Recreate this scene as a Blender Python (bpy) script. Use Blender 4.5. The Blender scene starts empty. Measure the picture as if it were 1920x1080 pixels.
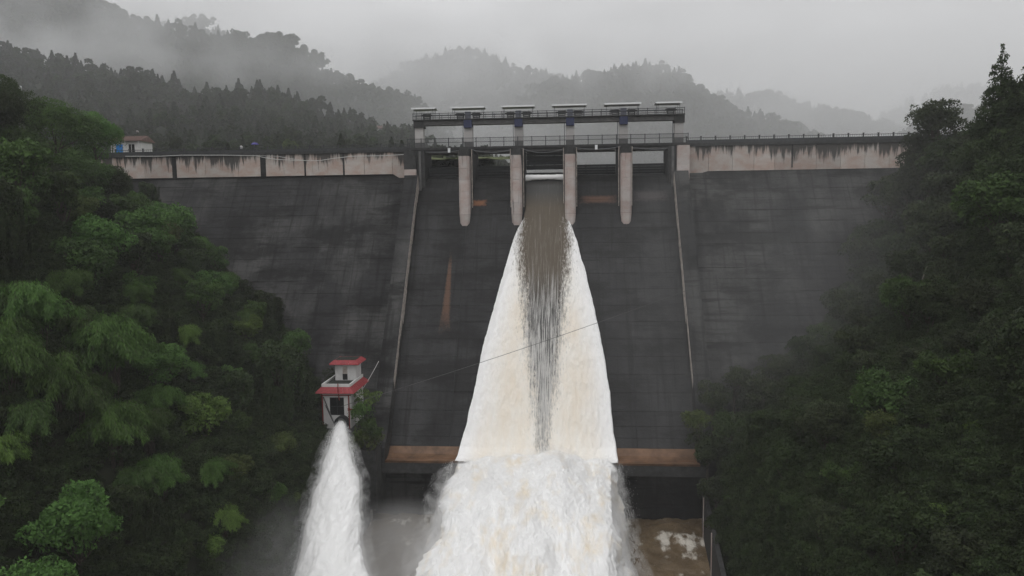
import bpy, math, random
import numpy as np
from math import sin, cos, pi, radians, exp, sqrt
from mathutils import Vector, Matrix, noise

sc = bpy.context.scene
col = sc.collection
random.seed(7)
rng = np.random.default_rng(7)

# ------------------------------------------------------------------ camera
FPX = 1400.0; YAW = radians(4.5); PIT = radians(-5.7); ROLL = 0.0133
CAM = Vector((0, 0, 50.0))
Fw = Vector((-sin(YAW)*cos(PIT), cos(YAW)*cos(PIT), sin(PIT)))
R0 = Vector((cos(YAW), sin(YAW), 0)); U0 = R0.cross(Fw)
Rt = R0*cos(ROLL) - U0*sin(ROLL); Up = U0*cos(ROLL) + R0*sin(ROLL)
cam_d = bpy.data.cameras.new('camera'); cam = bpy.data.objects.new('camera', cam_d); col.objects.link(cam)
m = Matrix((Rt, Up, -Fw)).transposed().to_4x4(); m.translation = CAM
cam.matrix_world = m
cam_d.sensor_width = 36; cam_d.lens = 36*FPX/1920; cam_d.clip_start = 0.5; cam_d.clip_end = 9000
sc.camera = cam

def at(px, py, Y):
    d = Fw + Rt*((px-960)/FPX) - Up*((py-540)/FPX)
    return CAM + d*(Y/d.y)
def proj(p):
    v = Vector(p)-CAM; z = v.dot(Fw)
    if z < 1: return (-9999, -9999)
    return 960+FPX*v.dot(Rt)/z, 540-FPX*v.dot(Up)/z

# ------------------------------------------------------------------ world, sun, exposure
SUN_EL, SUN_AZ = radians(62), radians(200)      # azimuth clockwise from +Y: behind the camera, a little left
w = bpy.data.worlds.new('World'); sc.world = w; w.use_nodes = True
nt = w.node_tree; nt.nodes.clear()
def N(t, typ, **k):
    n = t.nodes.new(typ)
    for a, b in k.items():
        if a.startswith('i_'):
            kk = a[2:]
            n.inputs[int(kk) if kk.isdigit() else kk.replace('_', ' ')].default_value = b
        else: setattr(n, a, b)
    return n
def ramp(t, pts, interp='LINEAR'):
    n = t.nodes.new('ShaderNodeValToRGB'); e = n.color_ramp.elements; n.color_ramp.interpolation = interp
    while len(e) < len(pts): e.new(0.5)
    for i, (p, c) in enumerate(pts):
        e[i].position = p; e[i].color = (c if len(c) == 4 else (*c, 1)) if hasattr(c, '__len__') else (c, c, c, 1)
    return n
sky = N(nt, 'ShaderNodeTexSky', sky_type='NISHITA', sun_disc=False, sun_elevation=SUN_EL, sun_rotation=SUN_AZ)
tc = N(nt, 'ShaderNodeTexCoord')
sep = N(nt, 'ShaderNodeSeparateXYZ'); nt.links.new(tc.outputs['Generated'], sep.inputs[0])
mp = N(nt, 'ShaderNodeMapping'); mp.inputs['Scale'].default_value = (1.0, 1.0, 3.2)
nt.links.new(tc.outputs['Generated'], mp.inputs[0])
nz = N(nt, 'ShaderNodeTexNoise', i_Scale=3.2, i_Detail=5.0, i_Roughness=.55)
nt.links.new(mp.outputs[0], nz.inputs['Vector'])
r1 = ramp(nt, [(.32, .80), (.68, 1.26)]); nt.links.new(nz.outputs[0], r1.inputs[0])
r2 = ramp(nt, [(0.0, .72), (.5, .82), (.56, .88), (.68, .90), (.8, .92), (1.0, .96)])   # overcast dome: brighter towards the zenith
ma = N(nt, 'ShaderNodeMath', operation='MULTIPLY_ADD', i_1=.5, i_2=.5); nt.links.new(sep.outputs[2], ma.inputs[0])
nt.links.new(ma.outputs[0], r2.inputs[0])
mx = N(nt, 'ShaderNodeMix', data_type='RGBA', blend_type='MULTIPLY'); mx.inputs[0].default_value = 1
nt.links.new(r1.outputs[0], mx.inputs[6]); nt.links.new(r2.outputs[0], mx.inputs[7])
tint = N(nt, 'ShaderNodeMix', data_type='RGBA', blend_type='MULTIPLY'); tint.inputs[0].default_value = 1
tint.inputs[7].default_value = (1.0, 1.0, 1.01, 1); nt.links.new(mx.outputs[2], tint.inputs[6])
b1 = N(nt, 'ShaderNodeBackground', i_Strength=0.05); nt.links.new(sky.outputs[0], b1.inputs[0])
b2 = N(nt, 'ShaderNodeBackground', i_Strength=1.0); nt.links.new(tint.outputs[2], b2.inputs[0])
mixs = N(nt, 'ShaderNodeMixShader', i_0=.93); nt.links.new(b1.outputs[0], mixs.inputs[1]); nt.links.new(b2.outputs[0], mixs.inputs[2])
wo = N(nt, 'ShaderNodeOutputWorld'); nt.links.new(mixs.outputs[0], wo.inputs[0])

sd = bpy.data.lights.new('sun', 'SUN'); sd.energy = .6; sd.angle = radians(40); sd.color = (1, .98, .95)
sun = bpy.data.objects.new('sun', sd); col.objects.link(sun)
sv = Vector((sin(SUN_AZ)*cos(SUN_EL), cos(SUN_AZ)*cos(SUN_EL), sin(SUN_EL)))
sun.rotation_euler = sv.to_track_quat('Z', 'Y').to_euler(); sun.location = (0, 0, 300)
vs = sc.view_settings; vs.view_transform = 'Standard'; vs.look = 'None'; vs.gamma = 1; vs.use_curve_mapping = False; vs.exposure = 0.2
cy = sc.cycles
cy.max_bounces = 8; cy.diffuse_bounces = 3; cy.glossy_bounces = 2; cy.transmission_bounces = 3; cy.volume_bounces = 2; cy.transparent_max_bounces = 16
cy.use_denoising = True; cy.use_adaptive_sampling = True; cy.adaptive_threshold = 0.015
cy.volume_step_rate = 1.0; cy.volume_max_steps = 128
cy.caustics_reflective = False; cy.caustics_refractive = False

# ------------------------------------------------------------------ helpers
class MB:
    def __init__(s): s.v = []; s.f = []
    def add(s, v, f):
        o = len(s.v); s.v += [tuple(p) for p in v]; s.f += [tuple(i+o for i in q) for q in f]; return s
    def box(s, x0, x1, y0, y1, z0, z1):
        return s.add([(x0,y0,z0),(x1,y0,z0),(x1,y1,z0),(x0,y1,z0),(x0,y0,z1),(x1,y0,z1),(x1,y1,z1),(x0,y1,z1)],
                     [(0,3,2,1),(4,5,6,7),(0,1,5,4),(1,2,6,5),(2,3,7,6),(3,0,4,7)])
    def obox(s, c, a, b, n):   # half-vectors
        c, a, b, n = map(Vector, (c, a, b, n))
        P = [c-a-b-n, c+a-b-n, c+a+b-n, c-a+b-n, c-a-b+n, c+a-b+n, c+a+b+n, c-a+b+n]
        return s.add(P, [(0,3,2,1),(4,5,6,7),(0,1,5,4),(1,2,6,5),(2,3,7,6),(3,0,4,7)])
    def bev(s, x0, x1, y0, y1, z0, z1, c=.03):   # box with chamfered vertical front edges
        return s.prism([(x0,y1),(x0,y0+c),(x0+c,y0),(x1-c,y0),(x1,y0+c),(x1,y1)], z0, z1)
    def prism(s, poly, z0, z1):
        n = len(poly)
        return s.add([(x,y,z0) for x,y in poly]+[(x,y,z1) for x,y in poly],
                     [tuple(range(n))[::-1], tuple(range(n,2*n))]+[(i,(i+1)%n,n+(i+1)%n,n+i) for i in range(n)])
    def extrude_x(s, poly, x0, x1):   # poly in (y,z)
        n = len(poly)
        return s.add([(x0,y,z) for y,z in poly]+[(x1,y,z) for y,z in poly],
                     [tuple(range(n)), tuple(range(n,2*n))[::-1]]+[(i,n+i,n+(i+1)%n,(i+1)%n) for i in range(n)])
    def tube(s, pts, r, k=6, cap=True):
        pts = [Vector(p) for p in pts]; rr = r if hasattr(r, '__len__') else [r]*len(pts)
        vs_, fs = [], []
        ref = None
        for i, p in enumerate(pts):
            t = (pts[min(i+1, len(pts)-1)]-pts[max(i-1, 0)]).normalized()
            if ref is None: ref = Vector((1,0,0)) if abs(t.x) < .9 else Vector((0,1,0))
            a = t.cross(ref).normalized(); b = t.cross(a); ref = -t.cross(a).cross(t).normalized() if False else ref
            for j in range(k):
                q = 2*pi*j/k; vs_.append(p+(a*cos(q)+b*sin(q))*rr[i])
        for i in range(len(pts)-1):
            for j in range(k):
                fs.append((i*k+j, i*k+(j+1)%k, (i+1)*k+(j+1)%k, (i+1)*k+j))
        if cap: fs.append(tuple(range(k))[::-1]); fs.append(tuple(range((len(pts)-1)*k, len(pts)*k)))
        return s.add(vs_, fs)
    def mesh(s, name, mat, smooth=False):
        me = bpy.data.meshes.new(name); me.from_pydata(s.v, [], s.f); me.update()
        if mat: me.materials.append(mat)
        if smooth: me.shade_smooth()
        return me
    def build(s, name, mat, parent=None, smooth=False):
        return link(name, s.mesh(name, mat, smooth), parent)
def link(name, me, parent=None):
    o = bpy.data.objects.new(name, me); col.objects.link(o)
    if parent: o.parent = parent
    return o
def tag(o, label=None, cat=None, group=None, kind=None):
    if label: o['label'] = label
    if cat: o['category'] = cat
    if group: o['group'] = group
    if kind: o['kind'] = kind
    return o
def empty(name, loc=(0,0,0), rz=0):
    o = bpy.data.objects.new(name, None); col.objects.link(o); o.location = loc; o.rotation_euler = (0,0,rz); return o
def grid_mesh(name, V, nu, nv, mat, smooth=True, flip=False):
    V = np.asarray(V, dtype=np.float32).reshape(-1, 3)
    i = np.arange((nu-1)*(nv-1)); a = (i//(nv-1))*nv + i % (nv-1)
    q = np.stack([a, a+nv, a+nv+1, a+1], 1)
    if flip: q = q[:, ::-1]
    me = bpy.data.meshes.new(name); me.vertices.add(len(V)); me.vertices.foreach_set('co', V.ravel())
    me.loops.add(q.size); me.loops.foreach_set('vertex_index', q.ravel().astype(np.int32))
    me.polygons.add(len(q)); me.polygons.foreach_set('loop_start', np.arange(0, q.size, 4, dtype=np.int32))
    me.update(calc_edges=True); me.validate()
    if mat: me.materials.append(mat)
    if smooth: me.shade_smooth()
    return me
def poly_mesh(name, V, Fq, mat, smooth=False):
    Fq = np.asarray(Fq, dtype=np.int32); k = Fq.shape[1]
    me = bpy.data.meshes.new(name); me.vertices.add(len(V)); me.vertices.foreach_set('co', np.asarray(V, np.float32).ravel())
    me.loops.add(Fq.size); me.loops.foreach_set('vertex_index', Fq.ravel())
    me.polygons.add(len(Fq)); me.polygons.foreach_set('loop_start', np.arange(0, Fq.size, k, dtype=np.int32))
    me.update(calc_edges=True)
    if mat: me.materials.append(mat)
    if smooth: me.shade_smooth()
    return me
def fbm(p, o=4, h=1.0):
    return noise.fractal(Vector(p), h, 2.0, o)
def pt_attr(me, name, vals):
    a = me.attributes.new(name, 'FLOAT', 'POINT'); a.data.foreach_set('value', np.asarray(vals, np.float32).ravel())

# ------------------------------------------------------------------ materials
def newmat(name):
    mt = bpy.data.materials.new(name); mt.use_nodes = True; t = mt.node_tree; t.nodes.clear()
    out = t.nodes.new('ShaderNodeOutputMaterial'); p = t.nodes.new('ShaderNodeBsdfPrincipled')
    t.links.new(p.outputs[0], out.inputs[0]); return mt, t, p, out
def plain(name, c, rough=.6, metal=0, var=.25, scale=3.0, bump=.0):
    mt, t, p, out = newmat(name)
    g = N(t, 'ShaderNodeTexCoord'); n = N(t, 'ShaderNodeTexNoise', i_Scale=scale, i_Detail=6.0, i_Roughness=.6)
    t.links.new(g.outputs['Object'], n.inputs['Vector'])
    r = ramp(t, [(.3, tuple(x*(1-var) for x in c)), (.7, tuple(min(1, x*(1+var*.6)) for x in c))]); t.links.new(n.outputs[0], r.inputs[0])
    t.links.new(r.outputs[0], p.inputs['Base Color']); p.inputs['Specular IOR Level'].default_value = .15; p.inputs['Roughness'].default_value = rough; p.inputs['Metallic'].default_value = metal
    if bump:
        b = N(t, 'ShaderNodeBump', i_Strength=bump, i_Distance=.1); t.links.new(n.outputs[0], b.inputs['Height']); t.links.new(b.outputs[0], p.inputs['Normal'])
    return mt
def mapped_noise(t, geo, scale3, sc_, det=5., ro=.6):
    mpn = N(t, 'ShaderNodeMapping'); mpn.inputs['Scale'].default_value = scale3; t.links.new(geo, mpn.inputs[0])
    n = N(t, 'ShaderNodeTexNoise', i_Scale=sc_, i_Detail=det, i_Roughness=ro); t.links.new(mpn.outputs[0], n.inputs['Vector']); return n
def mixc(t, fac, a, b, mode='MIX'):
    x = N(t, 'ShaderNodeMix', data_type='RGBA', blend_type=mode)
    for sock, v in ((0, fac), (6, a), (7, b)):
        if hasattr(v, 'links'): t.links.new(v, x.inputs[sock])
        elif sock == 0: x.inputs[0].default_value = v
        else: x.inputs[sock].default_value = (*v, 1)
    return x.outputs[2]
def math2(t, op, a, b=None, c=None, clamp=False):
    x = N(t, 'ShaderNodeMath', operation=op, use_clamp=clamp)
    for i, v in enumerate((a, b, c)):
        if v is None: continue
        if hasattr(v, 'links'): t.links.new(v, x.inputs[i])
        else: x.inputs[i].default_value = v
    return x.outputs[0]

def dark_concrete(name, base=(.052,.052,.053), light=(.10,.10,.10), dark=(.016,.017,.017), rust=()):
    """wet algae-darkened concrete: broad blotches, downward runs, flecks, and rust stains at the given places (x0,x1,z0,z1)"""
    mt, t, p, out = newmat(name)
    g = N(t, 'ShaderNodeNewGeometry'); pos = g.outputs['Position']; oi = N(t, 'ShaderNodeObjectInfo')
    n1 = mapped_noise(t, pos, (1, .6, .6), .11, 5., .62)
    n2 = mapped_noise(t, pos, (1, .02, .07), 1.1, 5., .62)     # vertical runs
    n3 = mapped_noise(t, pos, (.12, 1, 1.4), .9, 5., .7)     # horizontal bands
    n4 = mapped_noise(t, pos, (1, 1, 1), 2.3, 6., .75)
    c = mixc(t, ramp_out(t, n1, .44, .60), base, light)
    c = mixc(t, math2(t, 'MULTIPLY', ramp_out(t, n2, .52, .66), .6), c, dark)
    c = mixc(t, math2(t, 'MULTIPLY', ramp_out(t, n3, .52, .66), .7), c, dark)
    c = mixc(t, math2(t, 'MULTIPLY', ramp_out(t, n2, .34, .18), .4), c, (.10,.10,.097))
    c = mixc(t, math2(t, 'MULTIPLY', ramp_out(t, n4, .50, .8), .45), c, dark)
    n6 = mapped_noise(t, pos, (.55, .6, 1.3), .15, 6., .66)
    c = mixc(t, math2(t, 'MULTIPLY', ramp_out(t, n6, .50, .60), .7), c, dark)
    rr = math2(t, 'MULTIPLY_ADD', oi.outputs['Random'], .16, .92)
    cc = N(t, 'ShaderNodeCombineColor'); [t.links.new(rr, cc.inputs[i]) for i in range(3)]
    c = mixc(t, 1.0, c, cc.outputs[0], 'MULTIPLY')
    s = N(t, 'ShaderNodeSeparateXYZ'); t.links.new(pos, s.inputs[0])
    for (x0, x1, z0, z1, taper, amt, rc) in rust:
        xc, zc = (x0+x1)/2, (z0+z1)/2
        if taper:
            wd = N(t, 'ShaderNodeMapRange'); t.links.new(s.outputs[2], wd.inputs[0]); wd.inputs[1].default_value = z0; wd.inputs[2].default_value = z1
            wd.inputs[3].default_value = (x1-x0)/2*1.3; wd.inputs[4].default_value = (x1-x0)/2*.25
            dx = math2(t, 'DIVIDE', math2(t, 'ABSOLUTE', math2(t, 'SUBTRACT', s.outputs[0], xc)), wd.outputs[0])
        else: dx = math2(t, 'DIVIDE', math2(t, 'ABSOLUTE', math2(t, 'SUBTRACT', s.outputs[0], xc)), (x1-x0)/2)
        dz = math2(t, 'DIVIDE', math2(t, 'ABSOLUTE', math2(t, 'SUBTRACT', s.outputs[2], zc)), (z1-z0)/2)
        d = math2(t, 'MAXIMUM', dx, dz)
        d = math2(t, 'ADD', d, math2(t, 'MULTIPLY_ADD', n4.outputs[0], 1.1, -.55))
        f = N(t, 'ShaderNodeMapRange'); t.links.new(d, f.inputs[0]); f.inputs[1].default_value = 1.0; f.inputs[2].default_value = .45; f.inputs[3].default_value = 0; f.inputs[4].default_value = amt
        c = mixc(t, f.outputs[0], c, rc)
    t.links.new(c, p.inputs['Base Color'])
    p.inputs['Roughness'].default_value = .65; p.inputs['Specular IOR Level'].default_value = .12
    b = N(t, 'ShaderNodeBump', i_Strength=.5, i_Distance=.12); t.links.new(n4.outputs[0], b.inputs['Height']); t.links.new(b.outputs[0], p.inputs['Normal'])
    return mt
def ramp_out(t, n, a, b):
    mr = N(t, 'ShaderNodeMapRange'); t.links.new(n.outputs[0] if hasattr(n, 'outputs') else n, mr.inputs[0])
    mr.inputs[1].default_value = a; mr.inputs[2].default_value = b; return mr.outputs[0]
def pale_concrete(name, ztop, zbot, light=(.46,.42,.39), pink=(.40,.30,.255), top_runs=1.0):
    """pale pinkish concrete with dark runs coming down from its top edge"""
    mt, t, p, out = newmat(name)
    g = N(t, 'ShaderNodeNewGeometry'); pos = g.outputs['Position']; oi = N(t, 'ShaderNodeObjectInfo')
    n1 = mapped_noise(t, pos, (1, 1, 1.5), .35, 5., .6)
    n2 = mapped_noise(t, pos, (1, .05, .08), 1.3, 6., .68)
    n3 = mapped_noise(t, pos, (1, 1, 1), 3.0, 6., .7)
    n5 = mapped_noise(t, pos, (1, .05, .02), .22, 3., .6)
    c = mixc(t, ramp_out(t, n1, .38, .62), light, pink)
    s = N(t, 'ShaderNodeSeparateXYZ'); t.links.new(pos, s.inputs[0])
    h = N(t, 'ShaderNodeMapRange'); t.links.new(s.outputs[2], h.inputs[0]); h.inputs[1].default_value = zbot; h.inputs[2].default_value = ztop
    h.inputs[3].default_value = -.1; h.inputs[4].default_value = .30*top_runs
    q = math2(t, 'ADD', n2.outputs[0], math2(t, 'ADD', h.outputs[0], math2(t, 'MULTIPLY_ADD', n5.outputs[0], .5, -.25)))
    c = mixc(t, math2(t, 'MULTIPLY', ramp_out(t, q, .66, .76), .95), c, (.035,.033,.030))
    c = mixc(t, math2(t, 'MULTIPLY', ramp_out(t, n3, .55, .8), .35), c, (.12,.10,.09))
    rr = math2(t, 'MULTIPLY_ADD', oi.outputs['Random'], .25, .85)
    cc = N(t, 'ShaderNodeCombineColor'); [t.links.new(rr, cc.inputs[i]) for i in range(3)]
    c = mixc(t, 1.0, c, cc.outputs[0], 'MULTIPLY')
    t.links.new(c, p.inputs['Base Color']); p.inputs['Roughness'].default_value = .75
    b = N(t, 'ShaderNodeBump', i_Strength=.4, i_Distance=.08); t.links.new(n3.outputs[0], b.inputs['Height']); t.links.new(b.outputs[0], p.inputs['Normal'])
    return mt

M = {}
M['face'] = dark_concrete('wet_dark_concrete', (.024,.024,.025), (.062,.061,.060), (.003,.003,.003))
M['chute'] = dark_concrete('wet_chute_concrete', (.026,.026,.027), (.044,.044,.045), (.010,.010,.010),
    rust=[(-18.6,-15.4,51.4,52.7,0,.75,(.28,.13,.07)), (1.6,9.0,51.6,53.2,0,.45,(.22,.12,.08)), (11,18.5,51.8,54.0,0,.35,(.15,.13,.13)),
          (-22.3,-20.7,30,43.2,1,.5,(.19,.10,.06))])
M['joint'] = plain('dark_joint_concrete', (.02,.02,.02), .8)  # dark backing concrete seen in the joints
M['band'] = pale_concrete('stained_crest_concrete', 62.2, 57.6)
M['pier'] = pale_concrete('pale_pier_concrete', 62.4, 47, (.46,.42,.40), (.40,.31,.28), .45)
M['grey'] = pale_concrete('grey_column_concrete', 68, 60, (.44,.43,.42), (.38,.36,.35), .25)
M['facing'] = plain('peeling_pale_facing', (.46,.41,.37), .8, 0, .5, 1.5, .3)
M['mid'] = plain('dull_concrete', (.045,.045,.045), .7, 0, .45, 1.2, .3)
M['dull'] = plain('weathered_beam_concrete', (.13,.128,.126), .7, 0, .35, 1.2, .3)
M['bucket'] = plain('rust_brown_wet_concrete', (.15,.085,.05), .35, 0, .55, .55, .3)
M['steel'] = plain('dark_painted_steel', (.03,.032,.034), .55, .3, .4, 2.0)
M['rail'] = plain('railing_metal', (.06,.062,.065), .5, .5, .3)
M['railpale'] = plain('galvanised_rail', (.20,.21,.22), .5, .5, .3)
M['canopy'] = plain('white_canopy_sheet', (.78,.79,.8), .4, 0, .08)
M['under'] = plain('canopy_underside', (.10,.10,.11), .6)
M['blue'] = plain('navy_blue_plate', (.035,.042,.09), .5)
M['bluegrey'] = plain('blue_grey_cabinet', (.20,.21,.26), .5)
M['motor'] = plain('dark_hoist_housing', (.035,.035,.036), .5)
M['white'] = plain('white_wall_paint', (.62,.61,.60), .7, 0, .12, 1.5)
M['red'] = plain('faded_red_tiles', (.30,.055,.062), .55, 0, .25, 2.5)
M['redpipe'] = plain('dark_red_pipe', (.20,.035,.03), .5)
M['tile'] = plain('brown_roof_tile', (.17,.115,.10), .8, 0, .3, 2.)
M['blue_door'] = plain('bright_blue_door', (.03,.22,.62), .5, 0, .1)
M['dark'] = plain('dark_window', (.012,.013,.014), .25)
M['flatroof'] = plain('mossy_flat_roof', (.030,.033,.028), .9, 0, .5, 1.5, .5)
M['cable'] = plain('white_hose', (.60,.60,.58), .5)
M['blackcable'] = plain('black_cable', (.10,.10,.10), .6)
M['bark'] = plain('tree_bark', (.06,.05,.04), .9, 0, .4, 4., .5)
M['deadwood'] = plain('pale_dead_wood', (.22,.20,.17), .9)
M['soil'] = plain('dark_earth', (.016,.019,.010), .95, 0, .5, .5, .5)

def leaf_material(name):
    mt, t, p, out = newmat(name)
    at_ = N(t, 'ShaderNodeAttribute', attribute_name='tint'); oi = N(t, 'ShaderNodeObjectInfo')
    hsv = N(t, 'ShaderNodeHueSaturation')
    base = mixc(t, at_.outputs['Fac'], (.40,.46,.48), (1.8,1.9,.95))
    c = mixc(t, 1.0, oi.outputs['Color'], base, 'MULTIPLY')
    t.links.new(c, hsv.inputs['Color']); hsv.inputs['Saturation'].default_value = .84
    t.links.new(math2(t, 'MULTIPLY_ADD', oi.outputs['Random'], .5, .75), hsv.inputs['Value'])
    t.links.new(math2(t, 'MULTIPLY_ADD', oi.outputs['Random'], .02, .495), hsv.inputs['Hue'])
    t.links.new(hsv.outputs[0], p.inputs['Base Color']); p.inputs['Roughness'].default_value = .6; p.inputs['Specular IOR Level'].default_value = .10
    tr = N(t, 'ShaderNodeBsdfTranslucent'); t.links.new(hsv.outputs[0], tr.inputs[0])
    ms = N(t, 'ShaderNodeMixShader', i_0=.25); t.links.new(p.outputs[0], ms.inputs[1]); t.links.new(tr.outputs[0], ms.inputs[2]); t.links.new(ms.outputs[0], out.inputs[0])
    return mt
M['leaf'] = leaf_material('leaves')

# ------------------------------------------------------------------ terrain of the gorge
RIVER = 2.8
UL = [0, 2, 4, 13, 19, 30, 47, 57, 80, 120, 170]; HL = [2, 9, 15.5, 23, 29.5, 39.5, 49.5, 56, 62, 82, 105]
UR = [0, 1.5, 4, 14, 25, 34, 39, 60, 100, 150];   HR = [2, 11, 18, 26.5, 35, 45, 52, 64, 88, 110]
def toe_r(Y): return 21.6 if Y > 112 else 20.6-max(0, 109-Y)*.095
def bank_z(x, Y):
    if x < 0:
        u = -31.6 - x; h = np.interp(u, UL, HL)
        k = 1 + .30*min(1, max(0, (125-Y)/50))
        if u > 0: h = 2 + (h-2)*k
    else:
        u = x - toe_r(Y); h = np.interp(u, UR, HR)
        k = 1 + .22*min(1, max(0, (120-Y)/50))
        if u > 0: h = 2 + (h-2)*k
    if u <= 0: return -1.0
    e = min(1, u/12.)
    h += e*2.2*fbm((x*.06, Y*.06, 1.3), 4)
    if Y > 146: h = h*exp(-((Y-146)/60.)**2) + 62*(1-exp(-((Y-146)/60.)**2)) if u > 60 else h
    return float(h)
# ------------------------------------------------------------------ ground sheets
def make_banks():
    for sgn, name in ((-1, 'left_bank_terrain'), (1, 'right_bank_terrain')):
        xs = np.concatenate([np.linspace(0, 30, 46), np.linspace(32, 170, 60)]); ys = np.linspace(12, 160, 130)
        V = []
        for a in xs:
            for Y in ys:
                x = sgn*a + (-31.6 if sgn < 0 else toe_r(Y)); V.append((x, Y, bank_z(x, Y) if a > 0 else -1.0))
        o = link(name, grid_mesh(name, V, len(xs), len(ys), M['soil'], flip=(sgn < 0))); tag(o, kind='structure')
make_banks()

def river():
    mt, t, p, out = newmat('muddy_river')
    g = N(t, 'ShaderNodeNewGeometry'); pos = g.outputs['Position']
    n1 = mapped_noise(t, pos, (1, .7, 1), .25, 6., .6); n2 = mapped_noise(t, pos, (1, .45, 1), .33, 9., .68)
    n3 = mapped_noise(t, pos, (1, 1, 1), 1.6, 6., .6)
    c = mixc(t, ramp_out(t, n1, .35, .7), (.12,.085,.05), (.21,.155,.095))
    c = mixc(t, ramp_out(t, n2, .55, .63), c, (.66,.62,.55))
    t.links.new(c, p.inputs['Base Color']); p.inputs['Roughness'].default_value = .28
    b = N(t, 'ShaderNodeBump', i_Strength=.6, i_Distance=.3); t.links.new(n3.outputs[0], b.inputs['Height']); t.links.new(b.outputs[0], p.inputs['Normal'])
    xs = np.linspace(-36, 26, 150); ys = np.linspace(-60, 115, 380)
    V = [(x, y, RIVER + .5*fbm((x*.22, y*.16, 4), 5) + .15*fbm((x*.9, y*.7, 9), 3)) for x in xs for y in ys]
    o = link('river_water', grid_mesh('river_water', V, len(xs), len(ys), mt)); tag(o, kind='structure')
    # foamy line and patches
    return mt
river()

# ------------------------------------------------------------------ the dam
dam = empty('gravity_dam', (0, 146, 0))
tag(dam, 'dark wet concrete gravity dam with central spillway chute filling the gorge', 'dam')
DL = Vector((0, 146, 0))
def D(mb, name, mat, parent, smooth=False):       # meshes are written in world coordinates; children of the dam are shifted
    o = mb.build(name, mat, parent, smooth); return o
dam.location = (0, 0, 0)
SL = .7; SN = Vector((0, -1, SL)).normalized(); ST = Vector((0, -SL, -1)).normalized()
def yface(z, y0=146., z0=58.): return y0 - SL*(z0-z)

def wing(name, x0, x1, step, zlow):
    w_ = empty(name); w_.parent = dam
    mb = MB(); zb = zlow
    mb.extrude_x([(yface(57.9)+.22, 57.9), (yface(zb)+.22, zb), (150, zb), (150, 57.9)], x0, x1); D(mb, 'backing_wall', M['joint'], w_)
    n = max(1, round((x1-x0)/step)); sx = (x1-x0)/n; cnt = 0
    zt = 57.9; k = 0
    while zt > zlow:
        lh = 2.05 if k % 3 else 1.85
        zb2 = zt-lh
        for i in range(n):
            xa, xb = x0+i*sx, x0+(i+1)*sx; xc = (xa+xb)/2
            # leave out what the slope buries
            if zb2 < bank_z(xc if xc < 0 else xc, 140) - 30: continue
            near = xb if x0 < 0 else xa
            if bank_z(near, yface(zt)) > zt + 2.5: continue
            off = random.uniform(-.03, .03)
            c = Vector((xc, yface((zt+zb2)/2), (zt+zb2)/2)) + SN*(off-.12)
            b = MB().obox(c, (sx/2-.006, 0, 0), ST*(lh*.5*1.2207-.022), SN*.12)
            D(b, 'concrete_lift', M['face'], w_); cnt += 1
        zt = zb2; k += 1
    return w_
wl = wing('left_wing', -101, -31.2, 8.8, 8.); wr = wing('right_wing', 21.7, 74, 8.8, 8.)
# solid body behind the spillway
prof = [(149.5,57.4),(147,57.2),(145,56.8),(143.5,56.0),(142,55)]
z = 55
while z > 20.0: z -= 2.6; prof.append((142-(55-z)*.7, z))
prof += [(115.2,16.6),(114.2,15.0),(113.2,13.7),(112.2,12.8),(110.9,12.4),(109.6,12.5)]
CX0, CX1 = -28.6, 19.1
body = MB().extrude_x([(y+.35, z_-.25) for y, z_ in prof if z_ > 16] + [(116.2,14.2),(116.2,2),(150,2),(150,57)], CX0-.05, CX1+.05)
D(body, 'spillway_core', M['joint'], dam)
chute = empty('spillway_chute'); chute.parent = dam
bays = [CX0, -19.1, -9.2, .4, 10.2, CX1]
for i in range(5):
    for j in range(len(prof)-1):
        (ya, za), (yb, zb) = prof[j], prof[j+1]
        if zb < 13.5: break
        a = Vector((0, ya, za)); b = Vector((0, yb, zb)); tv = (b-a); nrm = Vector((0, -(-tv.z), -tv.y)); nrm = Vector((0, tv.z, -tv.y)).normalized()
        if nrm.z < 0: nrm = -nrm
        off = random.uniform(-.012, .012)
        hb = tv/2; hb = hb*(1-.02/hb.length)
        mb = MB().obox(Vector(((bays[i]+bays[i+1])/2, 0, 0))+(a+b)/2+nrm*(off-.14), ((bays[i+1]-bays[i])/2-.015, 0, 0), hb, nrm*.14)
        D(mb, 'chute_slab', M['chute'], chute)
# flip bucket: curved rusty brown lip with a pale front edge, dark recess below
bk = [(y, z_) for y, z_ in prof if z_ < 14.0]
bp = [(y, z_-.0) for y, z_ in bk] + [(109.55, 9.9), (116.5, 9.9)]
D(MB().extrude_x(bp[:-2] + [(109.75, 11.9), (113.2, 11.9)], CX0, CX1), 'flip_bucket', M['bucket'], dam)
D(MB().extrude_x([(109.5, 12.2), (109.5, 10.6), (116.5, 10.6), (116.5, 11.85), (109.8, 11.85)], -30.6, 20.0), 'bucket_lip', M['mid'], dam)
D(MB().box(-31, 20.5, 112.6, 116.4, -3, 10.58), 'toe_wall', M['face'], dam)
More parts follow.
